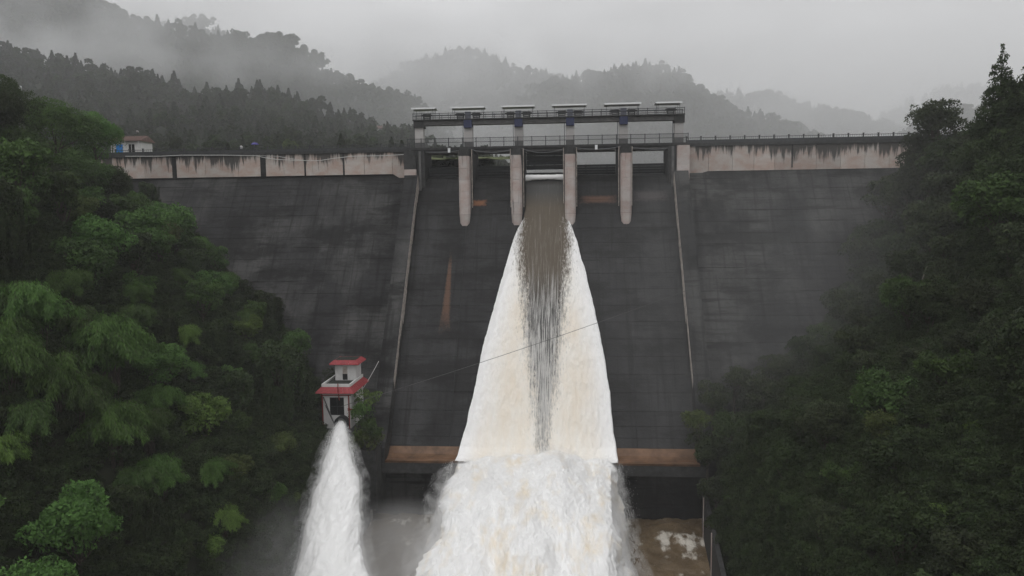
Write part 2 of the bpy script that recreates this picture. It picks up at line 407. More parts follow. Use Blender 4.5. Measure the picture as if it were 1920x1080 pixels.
# training walls down each side of the chute
def training_wall(x0, x1, side):
    h = 2.8
    top = [(y, z_) for y, z_ in prof if z_ <= 55.2 and z_ > 13.5]
    up = [(y-.57*h, z_+.82*h) for y, z_ in top if z_ < 54] ; up = [(142.2-.57*h, 55.6+.82*h*.8)] + up
    poly = up + [(109.8, up[-1][1]-1.6), (109.6, 12.3), (109.6, 10.6), (120, 9.0), (150, 40), (150, 58.0)]
    o = D(MB().extrude_x(poly, x0, x1), 'training_wall', M['face'], dam)
    # peeling pale facing on the inner side
    xi = x1 if side < 0 else x0
    pc = []
    for k in range(len(up)-3):
        (ya, za), (yb, zb) = up[k], up[k+1]
        if zb < 22: break
        wid = h*(.85 if k < 9 else .55) * random.uniform(.8, 1.1)
        a = Vector((xi + side*-.012, ya+.03, za-.03)); b = Vector((xi+side*-.012, yb+.03, zb-.03)); dn = Vector((0, .3, -1))*wid
        mb = MB(); e = Vector((-.012*side, 0, 0))
        mb.obox((a+b)/2+dn/2, (b-a)/2*.985, dn/2, e); D(mb, 'facing_panel', M['facing'], o)
training_wall(-31.2, -28.6, -1); training_wall(19.1, 21.7, 1)
# crest band of pale panels
def band(xs, zb_of, side):
    for i in range(len(xs)-1):
        xa, xb = xs[i], xs[i+1]
        poly = [(xa+.03, 62.2), (xa+.03, zb_of(xa)), (xb-.03, zb_of(xb)), (xb-.03, 62.2)]
        y0 = 145.45 + random.uniform(-.02, .02)
        n = 4; mb = MB().add([(x, y0, z_) for x, z_ in poly]+[(x, 146.2, z_) for x, z_ in poly],
                             [(0,1,2,3), (7,6,5,4)]+[(k, 4+k, 4+(k+1) % 4, (k+1) % 4) for k in range(4)])
        D(mb, 'parapet_panel', M['band'], dam)
lx = [-104,-98,-91.5,-85.2,-78.9,-72.5,-66.6,-60.6,-56.4,-50.6,-44.3,-40.2,-34.6,-31.4]
band(lx, lambda x: 58.0 if x < -34 else 58.0-(x+34.6)/3.2*1.9, -1)
rx_ = [22.2,26.2,30.6,34.6,38.4,41.6,46,50.4,54.8,59.2,64,70,76]
band(rx_, lambda x: 57.5 if x > 26.3 else 57.5-(26.2-x)/4*1.0, 1)
D(MB().box(-104, -31.4, 145.9, 146.25, 57.0, 62.3), 'crest_backing', M['joint'], dam); D(MB().box(22.2, 76, 145.9, 146.25, 56.6, 62.3), 'crest_backing', M['joint'], dam)
D(MB().box(-110, -31.0, 145.2, 152.5, 62.2, 62.7), 'crest_road', M['mid'], dam)
D(MB().box(21.8, 90, 145.2, 152.5, 62.2, 62.75), 'crest_road', M['mid'], dam)
# dark vertical stains on the band, built as thin added strips, slightly proud
for x, wd in ((-78.9,.9),(-60.6,1.1),(-44.3,.35),(-52.1,.3),(41.6,.25)):
    D(MB().box(x-wd/2, x+wd/2, 145.38, 145.47, 57.9, 62.15), 'stain_strip', M['face'], dam)
# parapet walls along the crest, posts and rails
def railing(x0, x1, y, z0, post_step, h, solid=.0, mat=M['rail'], parent=dam, bars=True, post=.11, barstep=.32):
    r = empty('railing'); r.parent = parent
    n = round((x1-x0)/post_step)
    for i in range(n+1):
        x = x0+(x1-x0)*i/n
        b = MB().box(x-post, x+post, y-post, y+post, z0, z0+h+.08)
        if solid: b.box(x-post*1.35, x+post*1.35, y-post*1.35, y+post*1.35, z0+h+.08, z0+h+.2)
        D(b, 'post', mat, r)
    for zz in ((h-.04, h*.55) if not solid else (h-.1,)):
        D(MB().box(x0, x1, y-.045, y+.045, z0+zz-.045, z0+zz+.045), 'rail', mat, r)
    if solid: D(MB().box(x0, x1, y-.07, y+.07, z0, z0+solid), 'low_wall', mat, r)
    if bars:
        b = MB(); x = x0
        while x < x1: b.box(x-.018, x+.018, y-.018, y+.018, z0, z0+h); x += barstep
        tag(D(b, 'baluster', mat, r), kind='stuff')
    return r
railing(-108, -31, 145.35, 62.7, 2.9, 1.0, .55, M['rail'], barstep=.4)
railing(-108, -31, 152.2, 62.7, 2.9, 1.0, 0, M['rail'], barstep=.5)
railing(22.0, 84, 145.35, 62.75, 2.72, 1.1, .6, M['rail'], barstep=.4)
# end piers and intermediate piers
def pier(x, kind='mid'):
    p = empty('spillway_pier'); p.parent = dam
    if kind == 'mid':
        hw = .97; zt = 61.9
        zs = [61.9, 60.6, 58.3, 56.2, 54.1, 52.0, 49.9, 47.6]
        for i in range(len(zs)-1):
            z1, z0 = zs[i]-.03, zs[i+1]
            ch = .35
            mat = M['mid'] if i == 0 else M['pier']
            hw0 = hw - (.17 if i == len(zs)-2 else 0)
            b = MB()
            poly1 = [(x-hw,139.6),(x-hw,137+ch),(x-hw+ch,137),(x+hw-ch,137),(x+hw,137+ch),(x+hw,139.6)]
            poly0 = [(x-hw0,139.6),(x-hw0,137+ch),(x-hw0+ch,137.0),(x+hw0-ch,137.0),(x+hw0,137+ch),(x+hw0,139.6)]
            n = 6
            b.add([(a_,c_,z0) for a_,c_ in poly0]+[(a_,c_,z1) for a_,c_ in poly1], [tuple(range(n))[::-1], tuple(range(n,2*n))]+[(k,(k+1)%n,n+(k+1)%n,n+k) for k in range(n)])
            D(b, 'nose_block', mat, p)
        D(MB().box(x-hw-.22, x+hw+.22, 139.6, 149.6, 50, 61.9), 'pier_body', M['mid'], p)
        for gx_ in (x-hw-.30, x+hw+.16): D(MB().box(gx_, gx_+.14, 139.3, 139.58, 50.5, 61.9), 'gate_guide', M['facing'], p)
    else:
        s = 1 if kind == 'left' else -1
        xo, xi = (x-1.25, x+1.0)
        D(MB().box(xo, xi, 141.2, 146.3, 58.6, 62.1), 'pier_cap', M['mid'] if s > 0 else M['pier'], p)
        D(MB().box(xo, xi, 141.2, 146.3, 54.6 if s > 0 else 54.9, 58.57), 'pier_block', M['pier'], p)
        D(MB().box(xi, xi+1.5, 142.2, 149.6, 53, 62.05) if s > 0 else MB().box(xo-1.5, xo, 142.2, 149.6, 53, 62.05), 'pier_body', M['mid'], p)
        gx = xi+.5 if s > 0 else xo-.9
        D(MB().box(gx, gx+.4, 141.7, 142.2, 54, 62.0), 'gate_guide', M['dull'], p)
    return p
PX = [-19.35, -9.75, .05, 10.15]
for x in PX: pier(x)
pier(-30.1, 'left'); pier(21.0, 'right')

# ------------------------------------------------------------------ service bridge over the bays
br = empty('service_bridge'); tag(br, 'grey concrete road bridge crossing the spillway piers under the gantry', 'bridge')
br.location = (-4, 145, 62)
def Ch(mb, name, mat, parent, kind=None):
    o = mb.build(name, mat, parent); base = parent
    off = Vector((0,0,0))
    while base: off += base.location; base = base.parent
    o.data.transform(Matrix.Translation(-off))
    if kind: o['kind'] = kind
    return o
xs = [-31.2]+PX+[22]
for i in range(5):
    Ch(MB().box(xs[i]+.02, xs[i+1]-.02, 143.4, 150, 62.1, 62.65), 'deck_slab', M['mid'], br)
    Ch(MB().box(xs[i]+1.4, xs[i+1]-1.4, 143.7, 144.1, 61.75, 62.08), 'edge_beam', M['dull'], br)
    Ch(MB().box(xs[i]+1.4, xs[i+1]-1.4, 146.2, 146.8, 61.55, 62.08), 'edge_beam', M['dull'], br)
Ch(MB().box(-31.2, 22, 143.1, 143.38, 62.35, 62.75), 'kerb', M['mid'], br)
rl = railing(-31, 22, 143.3, 62.7, 2.65, 1.75, 0, M['rail'], None, True, .07, .16); rl.name = 'bridge_railing'
for ch in rl.children: ch.data.transform(Matrix.Translation(-Vector((-4,145,62))))
rl.parent = br
for i in range(5):
    a, b = xs[i]+.6, xs[i+1]-.6
    pts = [(a+(b-a)*k/12, 142.95, 62.25-.75*(1-((k-6)/6.)**2)*(.6+.3*((i*37) % 3))) for k in range(13)]
    Ch(MB().tube(pts, .06, 5), 'pipe', M['railpale'], br)

# ------------------------------------------------------------------ gates
def gate(x0, x1, zb, zt, label):
    g = empty('spillway_gate', ((x0+x1)/2, 147, zb)); tag(g, label, 'gate', 'steel spillway gates between the piers')
    w_ = (x1-x0)/2
    Ch2 = lambda mb, n, mt: mb.build(n, mt, g)
    n = 4; hh = (zt-zb)/n
    for k in range(n): Ch2(MB().box(-w_, w_, 0, .12, k*hh+.015, (k+1)*hh-.015), 'skin_plate', M['steel'])
    for k in range(3): Ch2(MB().box(-w_, w_, -.25, 0, (k+.5)*hh*1.33, (k+.5)*hh*1.33+.12), 'girder', M['steel'])
    for s in (-1, 1): Ch2(MB().box(s*w_*.55-.1, s*w_*.55+.1, -.32, -.25, 0, zt-zb), 'stiffener', M['steel'])
gl = ['closed dark steel gate in the leftmost bay, beside the left end pier', 'closed dark steel gate in the second bay, above the orange rust patch',
      'raised dark steel gate over the running water between the middle piers', 'closed dark steel gate in the bay just right of the waterfall', 'closed dark steel gate in the rightmost bay, by the right end pier']
for i in range(5):
    a, b = xs[i]+(1.35 if i else 2.6), xs[i+1]-(1.35 if i < 4 else 2.6)
    if i == 2: gate(a, b, 58.4, 62.0, gl[i])
    else: gate(a, b, 57.3, 59.25, gl[i])

# ------------------------------------------------------------------ hoist gantry
ga = empty('hoist_gantry', (-4, 146, 62.7)); tag(ga, 'long grey concrete hoist gantry on six columns above the spillway bridge', 'gantry')
gxs = [-29.1, -19.5, -9.75, .1, 10.2, 20.6]
for i, x in enumerate(gxs):
    end = i in (0, 5)
    hw = .82
    Ch(MB().box(x-hw, x+hw, 145.2, 146.8, 63.9, 66.7), 'column', M['grey'], ga)
    Ch(MB().box(x-hw, x+hw, 145.2, 146.8, 62.66, 63.87), 'column_foot', M['dull'], ga)
    if end: Ch(MB().box(x-1.0, x+1.0, 144.9, 147.1, 66.7, 68.3), 'column_head', M['mid'], ga)
    else:
        bl = Ch(MB().box(x-.78, x+.78, 144.6, 147.1, 66.5, 68.0), 'column_head', M['blue'], ga)
        bl['label'] = 'dark blue column head'
        Ch(MB().tube([(x, 144.55, 67.3), (x, 144.42, 67.3)], .42, 14), 'round_cap', M['bluegrey'], bl) if False else None
    Ch(MB().box(x-hw-.32, x-hw-.22, 145.9, 146.0, 62.7, 68), 'conduit', M['rail'], ga)
for i in range(5):
    Ch(MB().box(gxs[i]+.8, gxs[i+1]-.8, 145.1, 146.9, 67.15, 67.95), 'girder', M['dull'], ga)
Ch(MB().box(-30.2, 21.6, 144.5, 147.5, 68.02, 68.22), 'platform', M['mid'], ga)
r2_ = railing(-30.1, 21.5, 144.55, 68.22, 1.72, 1.15, 0, M['rail'], None, True, .045, .22); r2_.name = 'gantry_railing'
for ch in r2_.children: ch.data.transform(Matrix.Translation(-Vector((-4,146,62.7))))
r2_.parent = ga
r3_ = railing(-30.1, 21.5, 147.45, 68.22, 1.72, 1.15, 0, M['rail'], None, False, .045); r3_.name = 'gantry_railing'
for ch in r3_.children: ch.data.transform(Matrix.Translation(-Vector((-4,146,62.7))))
r3_.parent = ga
cw = [(-30.3, -25.8), (-22.8, -16.3), (-13.0, -6.7), (-3.3, 3.2), (6.6, 13.4), (16.2, 21.0)]
cl = ['leftmost white sheet canopy, short, over the left end of the hoist gantry', 'white sheet canopy over the second gantry column from the left', 'white sheet canopy over the third gantry column, left of the raised gate',
      'white sheet canopy over the fourth gantry column, right of the raised gate', 'white sheet canopy over the fifth gantry column from the left', 'rightmost white sheet canopy, short, over the right end of the hoist gantry']
hoistn = 0
ordn = ['first', 'second', 'third', 'fourth', 'fifth', 'sixth', 'seventh', 'eighth', 'ninth', 'tenth']
for i, (a, b) in enumerate(cw):
    c = empty('canopy', ((a+b)/2, 146, 68.22)); tag(c, cl[i], 'canopy', 'white canopies on the hoist gantry')
    w_ = (b-a)/2
    MB().extrude_x([(-1.7, 2.12), (0, 2.38), (1.7, 2.12), (1.7, 2.0), (0, 2.26), (-1.7, 2.0)], -w_, w_).build('sheet', M['canopy'], c)
    MB().box(-w_-.03, w_+.03, -1.78, -1.71, 1.93, 2.22).build('fascia', M['canopy'], c)
    for xx in ((-w_+.4, w_-.4)):
        for yy in (-1.3, 1.3): MB().box(xx-.04, xx+.04, yy-.04, yy+.04, 0, 2.03).build('post', M['railpale'], c)
    for hx in ([gxs[i]-1.55, gxs[i]+1.55] if 0 < i < 5 else [gxs[i]+(1.5 if i == 0 else -1.5)]):
        h = empty('gate_hoist', (hx, 145.9, 68.22)); tag(h, f'dark winch hoist on the gantry platform, {ordn[hoistn]} of ten from the left', 'hoist', 'winch hoists on the gantry'); hoistn += 1
        MB().box(-.75, .75, -.4, .4, .62, 1.15).build('housing', M['motor'], h)
        MB().tube([(-1.05, -.2, .88), (1.05, -.2, .88)], .17, 8).build('drum_shaft', M['motor'], h)
        for s in (-.6, .6): MB().box(s-.07, s+.07, -.35, .35, 0, .62).build('leg', M['motor'], h)
        MB().box(-.5, .5, -.3, .3, .25, .33).build('shelf', M['motor'], h)
    if 0 < i < 5:
        k = empty('control_cabinet', (gxs[i], 145.3, 68.22)); tag(k, f'blue-grey control cabinet under the canopy, {["","first","second","third","fourth"][i]} of four from the left', 'cabinet', 'control cabinets on the gantry')
        MB().box(-.55, .55, -.3, .3, 0, 1.35).build('cabinet_body', M['bluegrey'], k)
        MB().box(-.5, .5, -.33, -.3, .08, 1.28).build('door', M['bluegrey'], k)

# ------------------------------------------------------------------ basin side wall right, wall end left
def concrete_wall(name, x0, x1, y0, y1, ztop, label, n, pale):
    wv = empty(name, (x0, y0, 0), -.095 if pale else 0); tag(wv, label, 'wall')
    for i in range(n):
        ya, yb = y0+(y1-y0)*i/n, y0+(y1-y0)*(i+1)/n
        zt = ztop(ya) if callable(ztop) else ztop
        MB().box(0, x1-x0, min(ya,yb)-y0+.02, max(ya,yb)-y0-.02, -3, zt).build('wall_panel', M['mid'], wv)
        if pale: 
            for q in range(1 if i in (0, 2, 5) else 0):
                yy = (ya+yb)/2-y0; MB().box(-.12, 0.0, yy, yy+.28, 1.5, zt-.1).build('pale_rib', M['pier'], wv)
concrete_wall('basin_wall', 19.4, 19.95, 109.4, 52, 9.0, 'stained concrete side wall of the plunge pool, right of the waterfall', 9, True)
concrete_wall('abutment_wall', -31.9, -30.9, 100, 109.4, 11.0, 'narrow dark concrete wall end between the jet and the flip bucket', 2, False)
MB().box(0, .3, 0, .3, 0, 8).build('x', M['pier']) if False else None
pp = MB().tube([(0,0,0),(0,0,7.6)], .16, 8).build('standing_pipe', M['grey']); pp.location = (-30.75, 109.0, 3.2)
tag(pp, 'pale vertical drain pipe on the dark wall left of the bucket', 'pipe')

# ------------------------------------------------------------------ water on the chute
SH = [(147, 57.2, -8.67, -0.88),(145, 56.9, -8.55, -0.87),(143.5, 56.1, -8.47, -0.86),(142, 55, -8.39, -0.86),(140.6, 53.0, -8.33, -0.79),(139.2, 51.0, -8.27, -0.71),(137.8, 49.0, -8.51, -0.32),(136.4, 47.0, -9.61, 0.47),(135.0, 45.0, -10.37, 1.15),(133.6, 43.0, -10.88, 1.71),(132.2, 41.0, -11.39, 2.27),(130.8, 39.0, -11.9, 2.81),(129.4, 37.0, -12.41, 3.28),(128.0, 35.0, -12.92, 3.75),(126.6, 33.0, -13.43, 4.21),(125.2, 31.0, -13.94, 4.62),(123.8, 29.0, -14.45, 5.03),(122.4, 27.0, -14.87, 5.39),(121.0, 25.0, -15.16, 5.69),(119.6, 23.0, -15.45, 5.98),(118.2, 21.0, -15.78, 6.23),(116.8, 19.0, -16.23, 6.39),(115.2, 16.6, -16.68, 6.54),(114.2, 15.1, -17.08, 6.73),(113.0, 13.6, -17.4, 6.95),(112.0, 12.9, -17.6, 7.0),(110.4, 12.6, -17.7, 7.0),(108.8, 12.7, -17.6, 6.9)]
def waterfall():
    S = np.array(SH); arc = np.concatenate([[0], np.cumsum(np.hypot(np.diff(S[:,0]), np.diff(S[:,1])))])
    nu, nv = 420, 200; V = []; foam = []; warm = []
    for i in range(nu):
        a = arc[-1]*i/(nu-1); Y, z_, xl, xr = [np.interp(a, arc, S[:, k]) for k in range(4)]
        e = .25 if a < 6 else 1
        wob = .12*e*fbm((a*.35, 1, 0), 4); wob2 = .12*e*fbm((a*.35, 7, 3), 4)
        xl += wob; xr += wob2
        fr = a/arc[-1]
        # half width of the glassy middle, in metres, about its centre
        ctr = -4.7 + .25*fr
        hw = np.interp(a, [0, 11, 13, 18, 24, 30, 38, 44, 50, 56, 61], [9, 9, 4.3, 4.7, 4.2, 3.5, 2.8, 2.0, 1.2, .6, -.8])
        for j in range(nv):
            u = j/(nv-1); x = xl+(xr-xl)*u; ed = min(x-xl, xr-x)
            thick = .28 + (.35*exp(-(max(ed,0)/.7)**2) if a > 12 else 0)*min(1, (a-12)/10 if a > 12 else 0)
            thick *= min(1, max(0, ed)/.12)
            d = abs(x-ctr) - hw + .55*noise.noise(Vector((x*1.3, a*.12, 0))) + .35*noise.noise(Vector((x*3.5, a*.35, 5)))
            fo = 1/(1+exp(-d*1.15))
            if a < 12: fo = .0
            n_ = .16*fo*fbm((x*1.4, a*.5, 2), 4) + .05*fo*noise.noise(Vector((x*5, a*2.5, 2)))
            V.append((x, Y-(.05+thick+n_)*.82, z_+(.05+thick+n_)*.57)); foam.append(fo); warm.append(exp(-((ed-.0)/3.0)**2))
    mt, t, p, out = newmat('chute_water')
    g = N(t, 'ShaderNodeNewGeometry'); pos = g.outputs['Position']
    fa = N(t, 'ShaderNodeAttribute', attribute_name='foam').outputs['Fac']; ea = N(t, 'ShaderNodeAttribute', attribute_name='edge').outputs['Fac']
    st = mapped_noise(t, pos, (1, .03, .035), 5.0, 7., .78); fl = mapped_noise(t, pos, (1, .25, .3), 4.5, 7., .75); br_ = mapped_noise(t, pos, (1, .3, .3), .35, 4., .6)
    s = N(t, 'ShaderNodeSeparateXYZ'); t.links.new(pos, s.inputs[0])
    hgt = N(t, 'ShaderNodeMapRange'); t.links.new(s.outputs[2], hgt.inputs[0]); hgt.inputs[1].default_value = 40; hgt.inputs[2].default_value = 33
    water = mixc(t, hgt.outputs[0], (.088,.068,.046), (.048,.047,.045))
    up_ = N(t, 'ShaderNodeMapRange'); t.links.new(s.outputs[2], up_.inputs[0]); up_.inputs[1].default_value = 51; up_.inputs[2].default_value = 54.
    water = mixc(t, up_.outputs[0], water, (.05,.049,.047))  # shade below the gate, put into the colour of the upper water
    # white threads torn out of the smooth water, more of them further down
    dn = N(t, 'ShaderNodeMapRange'); t.links.new(s.outputs[2], dn.inputs[0]); dn.inputs[1].default_value = 54; dn.inputs[2].default_value = 22; dn.inputs[3].default_value = .12; dn.inputs[4].default_value = -.07
    thr = ramp_out(t, math2(t, 'SUBTRACT', st.outputs[0], dn.outputs[0]), .46, .60)
    stp = N(t, 'ShaderNodeMapRange'); t.links.new(s.outputs[2], stp.inputs[0]); stp.inputs[1].default_value = 40; stp.inputs[2].default_value = 35; stp.inputs[3].default_value = .25; stp.inputs[4].default_value = .95
    water = mixc(t, math2(t, 'MULTIPLY', thr, stp.outputs[0]), water, (.55,.54,.52))
    cream = mixc(t, ramp_out(t, br_, .35, .65), (.86,.83,.77), (.82,.74,.63))
    white = mixc(t, ea, cream, (.90,.90,.90))
    white = mixc(t, math2(t, 'MULTIPLY', ramp_out(t, fl, .56, .8), .4), white, (.5,.44,.36))
    ff = math2(t, 'ADD', fa, math2(t, 'MULTIPLY_ADD', fl.outputs[0], 1.7, -.85))
    c = mixc(t, ramp_out(t, ff, .28, .76), water, white)
    t.links.new(c, p.inputs['Base Color'])
    t.links.new(math2(t, 'MULTIPLY_ADD', fa, .35, .45), p.inputs['Roughness']); p.inputs['Specular IOR Level'].default_value = .25
    b = N(t, 'ShaderNodeBump', i_Strength=.45, i_Distance=.15); t.links.new(fl.outputs[0], b.inputs['Height']); t.links.new(b.outputs[0], p.inputs['Normal'])
    me = grid_mesh('waterfall', V, nu, nv, mt); pt_attr(me, 'foam', foam); pt_attr(me, 'edge', warm)
    tag(link('waterfall', me), kind='structure')
waterfall()
def froth_mat(name, cream=.35, scale=.28):
    mt, t, p, out = newmat(name)
    g = N(t, 'ShaderNodeNewGeometry'); pos = g.outputs['Position']
    n1 = mapped_noise(t, pos, (1, .40, .5), scale, 6., .65); n2 = mapped_noise(t, pos, (1, 1, 1), 2.2, 6., .7)
    c = mixc(t, math2(t, 'MULTIPLY', ramp_out(t, n1, .50, .68), cream*2), (.89,.89,.885), (.82,.73,.59))
    t.links.new(c, p.inputs['Base Color']); p.inputs['Roughness'].default_value = .85; p.inputs['Specular IOR Level'].default_value = .1
    b = N(t, 'ShaderNodeBump', i_Strength=.14, i_Distance=.2); t.links.new(n2.outputs[0], b.inputs['Height']); t.links.new(b.outputs[0], p.inputs['Normal'])
    return mt
M['froth'] = froth_mat('frothy_water', .5, .42); M['jetfroth'] = froth_mat('white_jet_water', .0)
# the roll of white water under the raised gate
def roll():
    nu, nv = 60, 20; V = []
    for i in range(nu):
        x = -8.35+7.45*i/(nu-1); e = abs(i/(nu-1)-.5)*2
        for j in range(nv):
            a = 2*pi*j/(nv-1); r = .46+.18*e**3+.06*noise.noise(Vector((x*2, a, 0)))
            V.append((x, 142.7+r*cos(a)*.8, 56.75-.10*e**4+r*1.0*sin(a)))
    tag(link('white_water_roll', grid_mesh('white_water_roll', V, nu, nv, M['jetfroth'])), kind='stuff')
roll()

def turb(p, amp, seed=0.):
    """torn, billowing water: broad lobes, folds stretched along the fall, and fine ragged froth"""
    x, y, z = p; q = Vector((x*.20+seed, y*.09, z*.12+seed)); a = noise.noise(q)*1.5
    q = Vector((x*.62+seed, y*.24, z*.26)); a += noise.noise(q)*.75
    q = Vector((x*1.6, y*.7+seed, z*.7)); a += (.5-abs(noise.noise(q)))*.45
    q = Vector((x*3.7, y*2.0, z*1.8+seed)); a += noise.noise(q)*.15
    q = Vector((x*8., y*5., z*4.)); a += noise.noise(q)*.05
    return a*amp
def plume():
    nu, nv = 330, 420; V = []
    for i in range(nu):
        t_ = i/(nu-1); x = -2.0+ 47*t_; xx = max(0, x)
        Y = 110 - x; zt = 12.9 + .2*xx - .0088*xx*xx - .5*max(0, -x)
        open_ = min(1, max(0, (x+2.0)/5.))
        xl = -17.6 + .075*xx; xr = 6.3 - .045*xx
        if xx > 24: xl -= (xx-24)*.14; xr += (xx-24)*.08
        cx, hw = (xl+xr)/2, (xr-xl)/2
        drop = zt-(RIVER-1) 
        lowx = min(1, xx/16.)
        for j in range(nv):
            v = j/(nv-1)*2-1       # -1 left foot .. 1 right foot
            if abs(v) < .62:
                q = v/.62; lx_ = cx+q*hw*.97; lz = zt - .25*q*q - .5*abs(q)**6*open_
                nrm = Vector((q*.2, -.35, 1)); foot = 0
            else:
                q = (abs(v)-.62)/.38; sg = 1 if v > 0 else -1
                lx_ = cx+sg*hw*(.97+.05*q+.20*q*q*lowx); lz = zt-.75*open_-.25 - (drop*min(1, .14+lowx))*q
                nrm = Vector((sg, -.35, .1)); foot = q
            P = Vector((lx_, Y, lz)); nrm.normalize()
            hump = 1.5*exp(-((lx_+3.2)/4.5)**2)+.45*exp(-((lx_+10)/3.)**2)
            amp = (.25+.75*open_)*(.72+.014*xx)
            P.z += .55*noise.noise(Vector((lx_*.42, .5, 3)))*exp(-max(0, x)/3.)*(1-foot); P.y -= .9*noise.noise(Vector((lx_*.6, 9, 3)))*exp(-max(0, x)/3.)
            P += nrm*turb(P, amp)*(.8+.9*(1 if foot else 0)*open_) + Vector((0, 0, hump*open_*exp(-xx/16.)*1.2*(1-foot)))
            V.append(P[:])
    tag(link('flip_plume', grid_mesh('flip_plume', V, nu, nv, M['froth'])), kind='stuff')
    return np.array(V).reshape(nu, nv, 3)
PL = plume()
def jet_path(s):   # s metres travelled towards the camera
    return Vector((-34.4 + s*.268, 107.2 - s, 18.95 - .0122*s*s))
def jet():
    nu, nv = 330, 160; V = []
    for i in range(nu):
        s = 36.*i/(nu-1); c = jet_path(s); r = .42 + .15*s if s < 12 else 2.22+(s-12)*.125
        for j in range(nv):
            a = 2*pi*j/(nv-1); d = Vector((cos(a), sin(a)*.25, sin(a)*.95))
            k = min(1, s/6.)
            P = c+d*r
            P += d*(turb((P.x*1.3, P.y, P.z*1.1), .42*k*(.5+.04*s), 31.) - .25*k)
            if P.z < 1.5: P.z = 1.5
            V.append(P[:])
    me = grid_mesh('outlet_jet', V, nu, nv, M['jetfroth']); 
    tag(link('outlet_jet', me), kind='stuff')
    global JT; JT = np.array(V).reshape(nu, nv, 3)
    V = []
    for i in range(50):
        s = 9.*i/49; c = Vector((-36.7 - s*.05, 107.6-s*.7, 17.6-.07*s*s)); r = .16+.035*s
        for j in range(16):
            a = 2*pi*j/15; d = Vector((cos(a), sin(a)*.3, sin(a))); V.append((c+d*(r+.06*noise.noise(Vector((s*2, a, 3)))))[:])
    tag(link('side_jet', grid_mesh('side_jet', V, 50, 16, M['jetfroth'])), kind='stuff')
jet()
# flying drops round both jets
def spray():
    V = []; F = []
    def drop(P, r):
        o = len(V)
        for a in ((1,0,-.5),(-.5,.87,-.5),(-.5,-.87,-.5),(0,0,1)):
            V.append((P[0]+a[0]*r, P[1]+a[1]*r, P[2]+a[2]*r*1.5))
        F.extend([(o,o+2,o+1),(o,o+1,o+3),(o+1,o+2,o+3),(o+2,o,o+3)])
    for _ in range(14000):
        s = 36*random.random()**.8; c = jet_path(s); r = .42 + .15*s if s < 12 else 2.22+(s-12)*.125
        a = random.uniform(0, 2*pi); rr = r*(.95+abs(random.gauss(0, .13)))+.1
        drop((c.x+cos(a)*rr, c.y+random.uniform(-.5,.5), c.z+sin(a)*rr), random.uniform(.01, .035))
    for _ in range(16000):
        x = 45*random.random(); Y = 110-x; zt = 12.6+.2*x-.0085*x*x
        sg = random.choice((-1, 1)); e = random.expovariate(1/(.35+.008*x))
        X = (-18.0+.055*x-max(0,x-24)*.22-e) if sg < 0 else (6.9-.02*x+max(0,x-24)*.15+e)
        if random.random() < .35: X = random.uniform(-17, 6.5); zz = zt+.5+abs(random.gauss(0, .35))
        else: zz = zt-random.random()*(1+min(1,x/16)*(zt-RIVER))
        drop((X, Y, zz), random.uniform(.01, .035))
    o = link('water_spray', poly_mesh('water_spray', V, F, M['jetfroth'])); tag(o, kind='stuff')
spray()

# ------------------------------------------------------------------ valve house beside the chute
vh = empty('valve_house', (-35.3, 108, 18.0))
tag(vh, 'small two-storey white valve house with dark red eaves above the left water jet', 'valve house')
B = lambda mb, n, mt, p=vh: mb.build(n, mt, p)
# local: x -2.15..2.15, y 0..7, z 0 at the ground
def hollow(mb, x0, x1, y0, y1, z0, z1, op, t_=.25):   # front wall with an opening op=(xa,xb,za,zb), side and back walls
    xa, xb, za, zb = op
    mb.box(x0, xa, y0, y0+t_, z0, z1).box(xb, x1, y0, y0+t_, z0, z1).box(xa, xb, y0, y0+t_, z0, za).box(xa, xb, y0, y0+t_, zb, z1)
    mb.box(x0, x0+t_, y0+t_, y1-t_, z0, z1).box(x1-t_, x1, y0+t_, y1-t_, z0, z1).box(x0, x1, y1-t_, y1, z0, z1)
    return mb
B(hollow(MB(), -2.15, 2.15, 0, 7, -3, 6.2, (-1.05, 1.15, 2.0, 4.75)), 'wall', M['white'])
wd = B(MB().box(-1.05, 1.15, .12, .17, 2.0, 4.75), 'window', M['dark'])
B(MB().box(-1.05, 1.15, .05, .11, 2.0, 2.09).box(-1.05, 1.15, .05, .11, 4.66, 4.75).box(-1.05, -.97, .05, .11, 2.09, 4.66).box(1.07, 1.15, .05, .11, 2.09, 4.66).box(.01, .09, .05, .11, 2.09, 4.66).box(-.97, .01, .05, .11, 3.3, 3.37).box(.09, 1.07, .05, .11, 3.3, 3.37), 'frame', M['steel'], wd)
